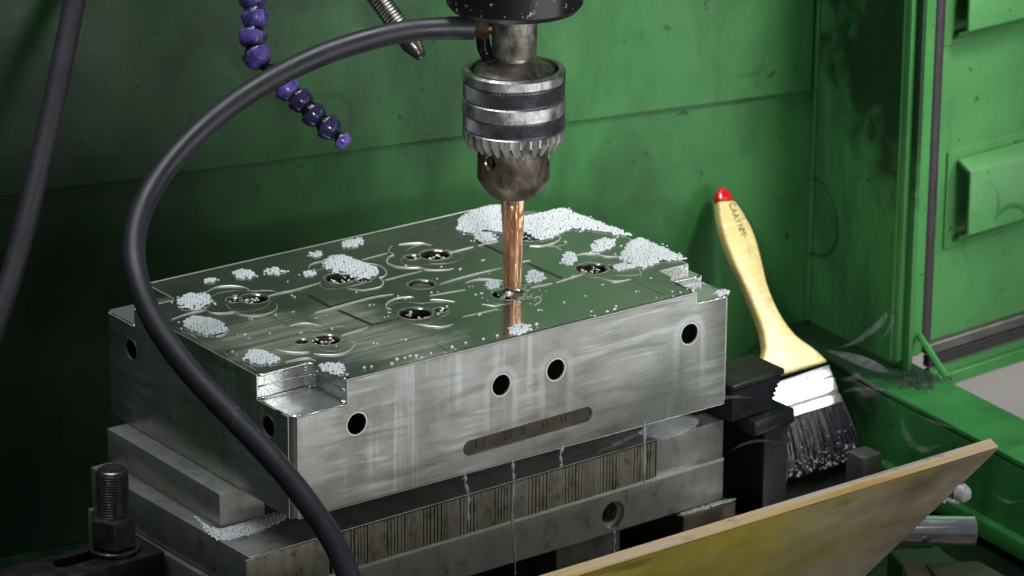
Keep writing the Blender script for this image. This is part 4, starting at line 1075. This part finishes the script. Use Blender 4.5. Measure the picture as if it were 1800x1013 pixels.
# ------------------------------------------------------------------ rod, drop and small blocks at lower right
q0 = at_z(1716, 933, -.16); qd = Vector((.80, -.60, 0)).normalized()
cr_ = thing('chrome_rod', 'polished chrome rod end sticking out behind the stained plate', 'rod', q0)
obj('shaft', lathe([(0, -.16), (.0086, -.16), (.0086, -.0012), (.0074, 0), (0, 0)], 40, q0, qd), M_chrome, cr_)
dp_ = at_d(1692, 867, 2.20)
bm = lathe([(0, -.0050), (.0024, -.0046), (.0044, -.0026), (.0050, .0002), (.0044, .0028), (.0026, .0046), (0, .0054)], 20, dp_)
for v in bm.verts:
    e_ = v.co-dp_; v.co = dp_+e_*(1+.10*math.sin(900*e_.x+1)*math.sin(700*e_.z)+.06*math.sin(1500*e_.y))
tube(catmull([dp_+Vector((-.002, .0005, -.0046)), dp_+Vector((-.0045, .003, -.0052)), dp_+Vector((-.0065, .005, -.0042)), dp_+Vector((-.0085, .006, -.0060))], 5), [.0016]*5+[.0011]*6+[.0007]*5, 8, bm)
wdp = obj('liquid_drop', bm, M_dropw, None, 180); tag(wdp, 'clear round liquid drop falling above the chrome rod', 'drop')
b0 = at_z(1588, 990, -.175)
ob = obj('stop_block', prism([at_z(1586, 988, -.175), at_z(1620, 982, -.175), at_z(1650, 1030, -.175), at_z(1606, 1040, -.175)], (0, 0, -.04), .001, 1), M_riser); tag(ob, 'rusty grey block poking up at the bottom right under the rod', 'block')
ob = obj('base_plate', prism([at_z(1625, 990, -.18), at_z(1720, 985, -.18), at_z(1800, 1030, -.18), at_z(1690, 1060, -.18)], (0, 0, -.03), .001, 1), M_riser); tag(ob, 'flat brown steel plate at the bottom right corner', 'plate')
ob = obj('low_rail', prism([at_z(1560, 966, -.19), at_z(1650, 962, -.19), at_z(1720, 1010, -.19), at_z(1600, 1010, -.19)], (0, 0, -.02), .001, 1), M_floor); tag(ob, 'dark green low rail under the chrome rod', 'rail')
c0 = at_z(1516, 840, ZF+.02)
ob = obj('spacer_block', box((c0.x, c0.y, ZF), (c0.x+.016, c0.y+.016, ZF+.033), .0008), M_grey); tag(ob, 'small grey steel block standing right of the brush bristles', 'block')
c0 = at_z(1493, 835, ZF+.01)
ob = obj('spacer_block', box((c0.x-.001, c0.y-.02, ZF), (c0.x+.0045, c0.y-.012, ZF+.030), .0006), M_bar); tag(ob, 'narrow pale steel strip standing by the bristle end', 'block')
wp = at_z(1450, 860, ZF+.002)
ob = obj('wet_plate', box((wp.x-.06, wp.y-.07, ZF+.0005), (wp.x+.07, wp.y+.06, ZF+.004), .001), metal('wet_steel_plate', (.10, .11, .105), (.18, .19, .18), .06, .16, 60, .9, .06)); tag(ob, 'wet mirror like steel plate below the brush bristles', 'plate')
# ------------------------------------------------------------------ running liquid
def drip(px, label, r=.0011, plane=None):
    P = [at_plane(x, y, (0, 1, 0), (0, plane if plane is not None else -.0004, 0)) for x, y in px]
    C_ = catmull(P, 6); rr = [r*(.35+1.0*abs(math.sin(i*.55))**2*random.uniform(.6, 1.1)) for i in range(len(C_))]
    o = obj('liquid_trickle', tube(C_, rr, 8), M_trick, None, 180); tag(o, label, 'trickle', 'trickles running off the block'); return o
drip([(817, 833), (818, 850), (823, 870), (822, 900), (824, 930)], 'clear trickle falling off the block left of the slot middle', .0012)
drip([(901, 808), (902, 830), (903, 850), (900, 900), (903, 950), (906, 1010)], 'long clear trickle falling below the engraved slot', .0009)
drip([(990, 782), (985, 800), (987, 815), (984, 822)], 'short clear trickle right of the engraved slot', .0010)
drip([(1133, 742), (1133, 790), (1132, 850)], 'straight thin trickle near the right end of the chuck', .0009)
drip([(1078, 928), (1080, 945), (1078, 965), (1082, 985)], 'small trickle running out of the threaded port', .0011, C0.y+.002)
# mist wisps swirling off the tank at right
def wisp(px, d, r, label):
    C_ = catmull([at_d(x, y, d) for x, y in px], 7); n_ = len(C_)
    o = obj('mist_wisp', tube(C_, [r*.62*max(.05, math.sin(math.pi*(i+.6)/(n_+.2)))for i in range(n_)], 10, None, .6), M_mist, None, 180)
    tag(o, label, 'mist', 'mist wisps in the tank', 'stuff'); return o
wisp([(1470, 614), (1505, 600), (1540, 575), (1556, 556), (1552, 545)], 2.25, .0050, 'curling pale mist wisp beside the green post')
wisp([(1545, 605), (1562, 580), (1570, 560), (1560, 548)], 2.25, .0026, 'thin hooked mist wisp nearest the green post')
wisp([(1450, 615), (1500, 630), (1540, 645), (1565, 655)], 2.24, .0080, 'thick pale mist drifting over the ledge beside the ferrule')
wisp([(1475, 668), (1500, 665), (1512, 655)], 2.22, .0045, 'short mist wisp right of the tin ferrule')
wisp([(1478, 692), (1498, 685), (1540, 684), (1575, 688)], 2.22, .0032, 'flat mist streak below the ledge')
wisp([(1585, 730), (1592, 765), (1620, 790), (1660, 780)], 2.15, .0042, 'curved mist wisp above the stained plate')
wisp([(1600, 725), (1650, 745), (1695, 755)], 2.16, .0022, 'faint mist streak in front of the ledge face')
wisp([(1740, 865), (1770, 882), (1800, 880)], 2.12, .0026, 'faint mist wisp at the right frame edge')
wisp([(1180, 712), (1230, 705), (1290, 698), (1330, 700)], 2.09, .0028, 'mist streak between the block and the black jaw')
wisp([(1270, 800), (1310, 780), (1340, 775), (1385, 780)], 2.10, .0022, 'mist streak across the black jaw post')
wisp([(1040, 800), (1085, 780), (1110, 768), (1150, 748)], 2.06, .0030, 'pale mist swirl in the gap under the block')
for o in list(bpy.data.objects):
    if '_off' in o: del o['_off']
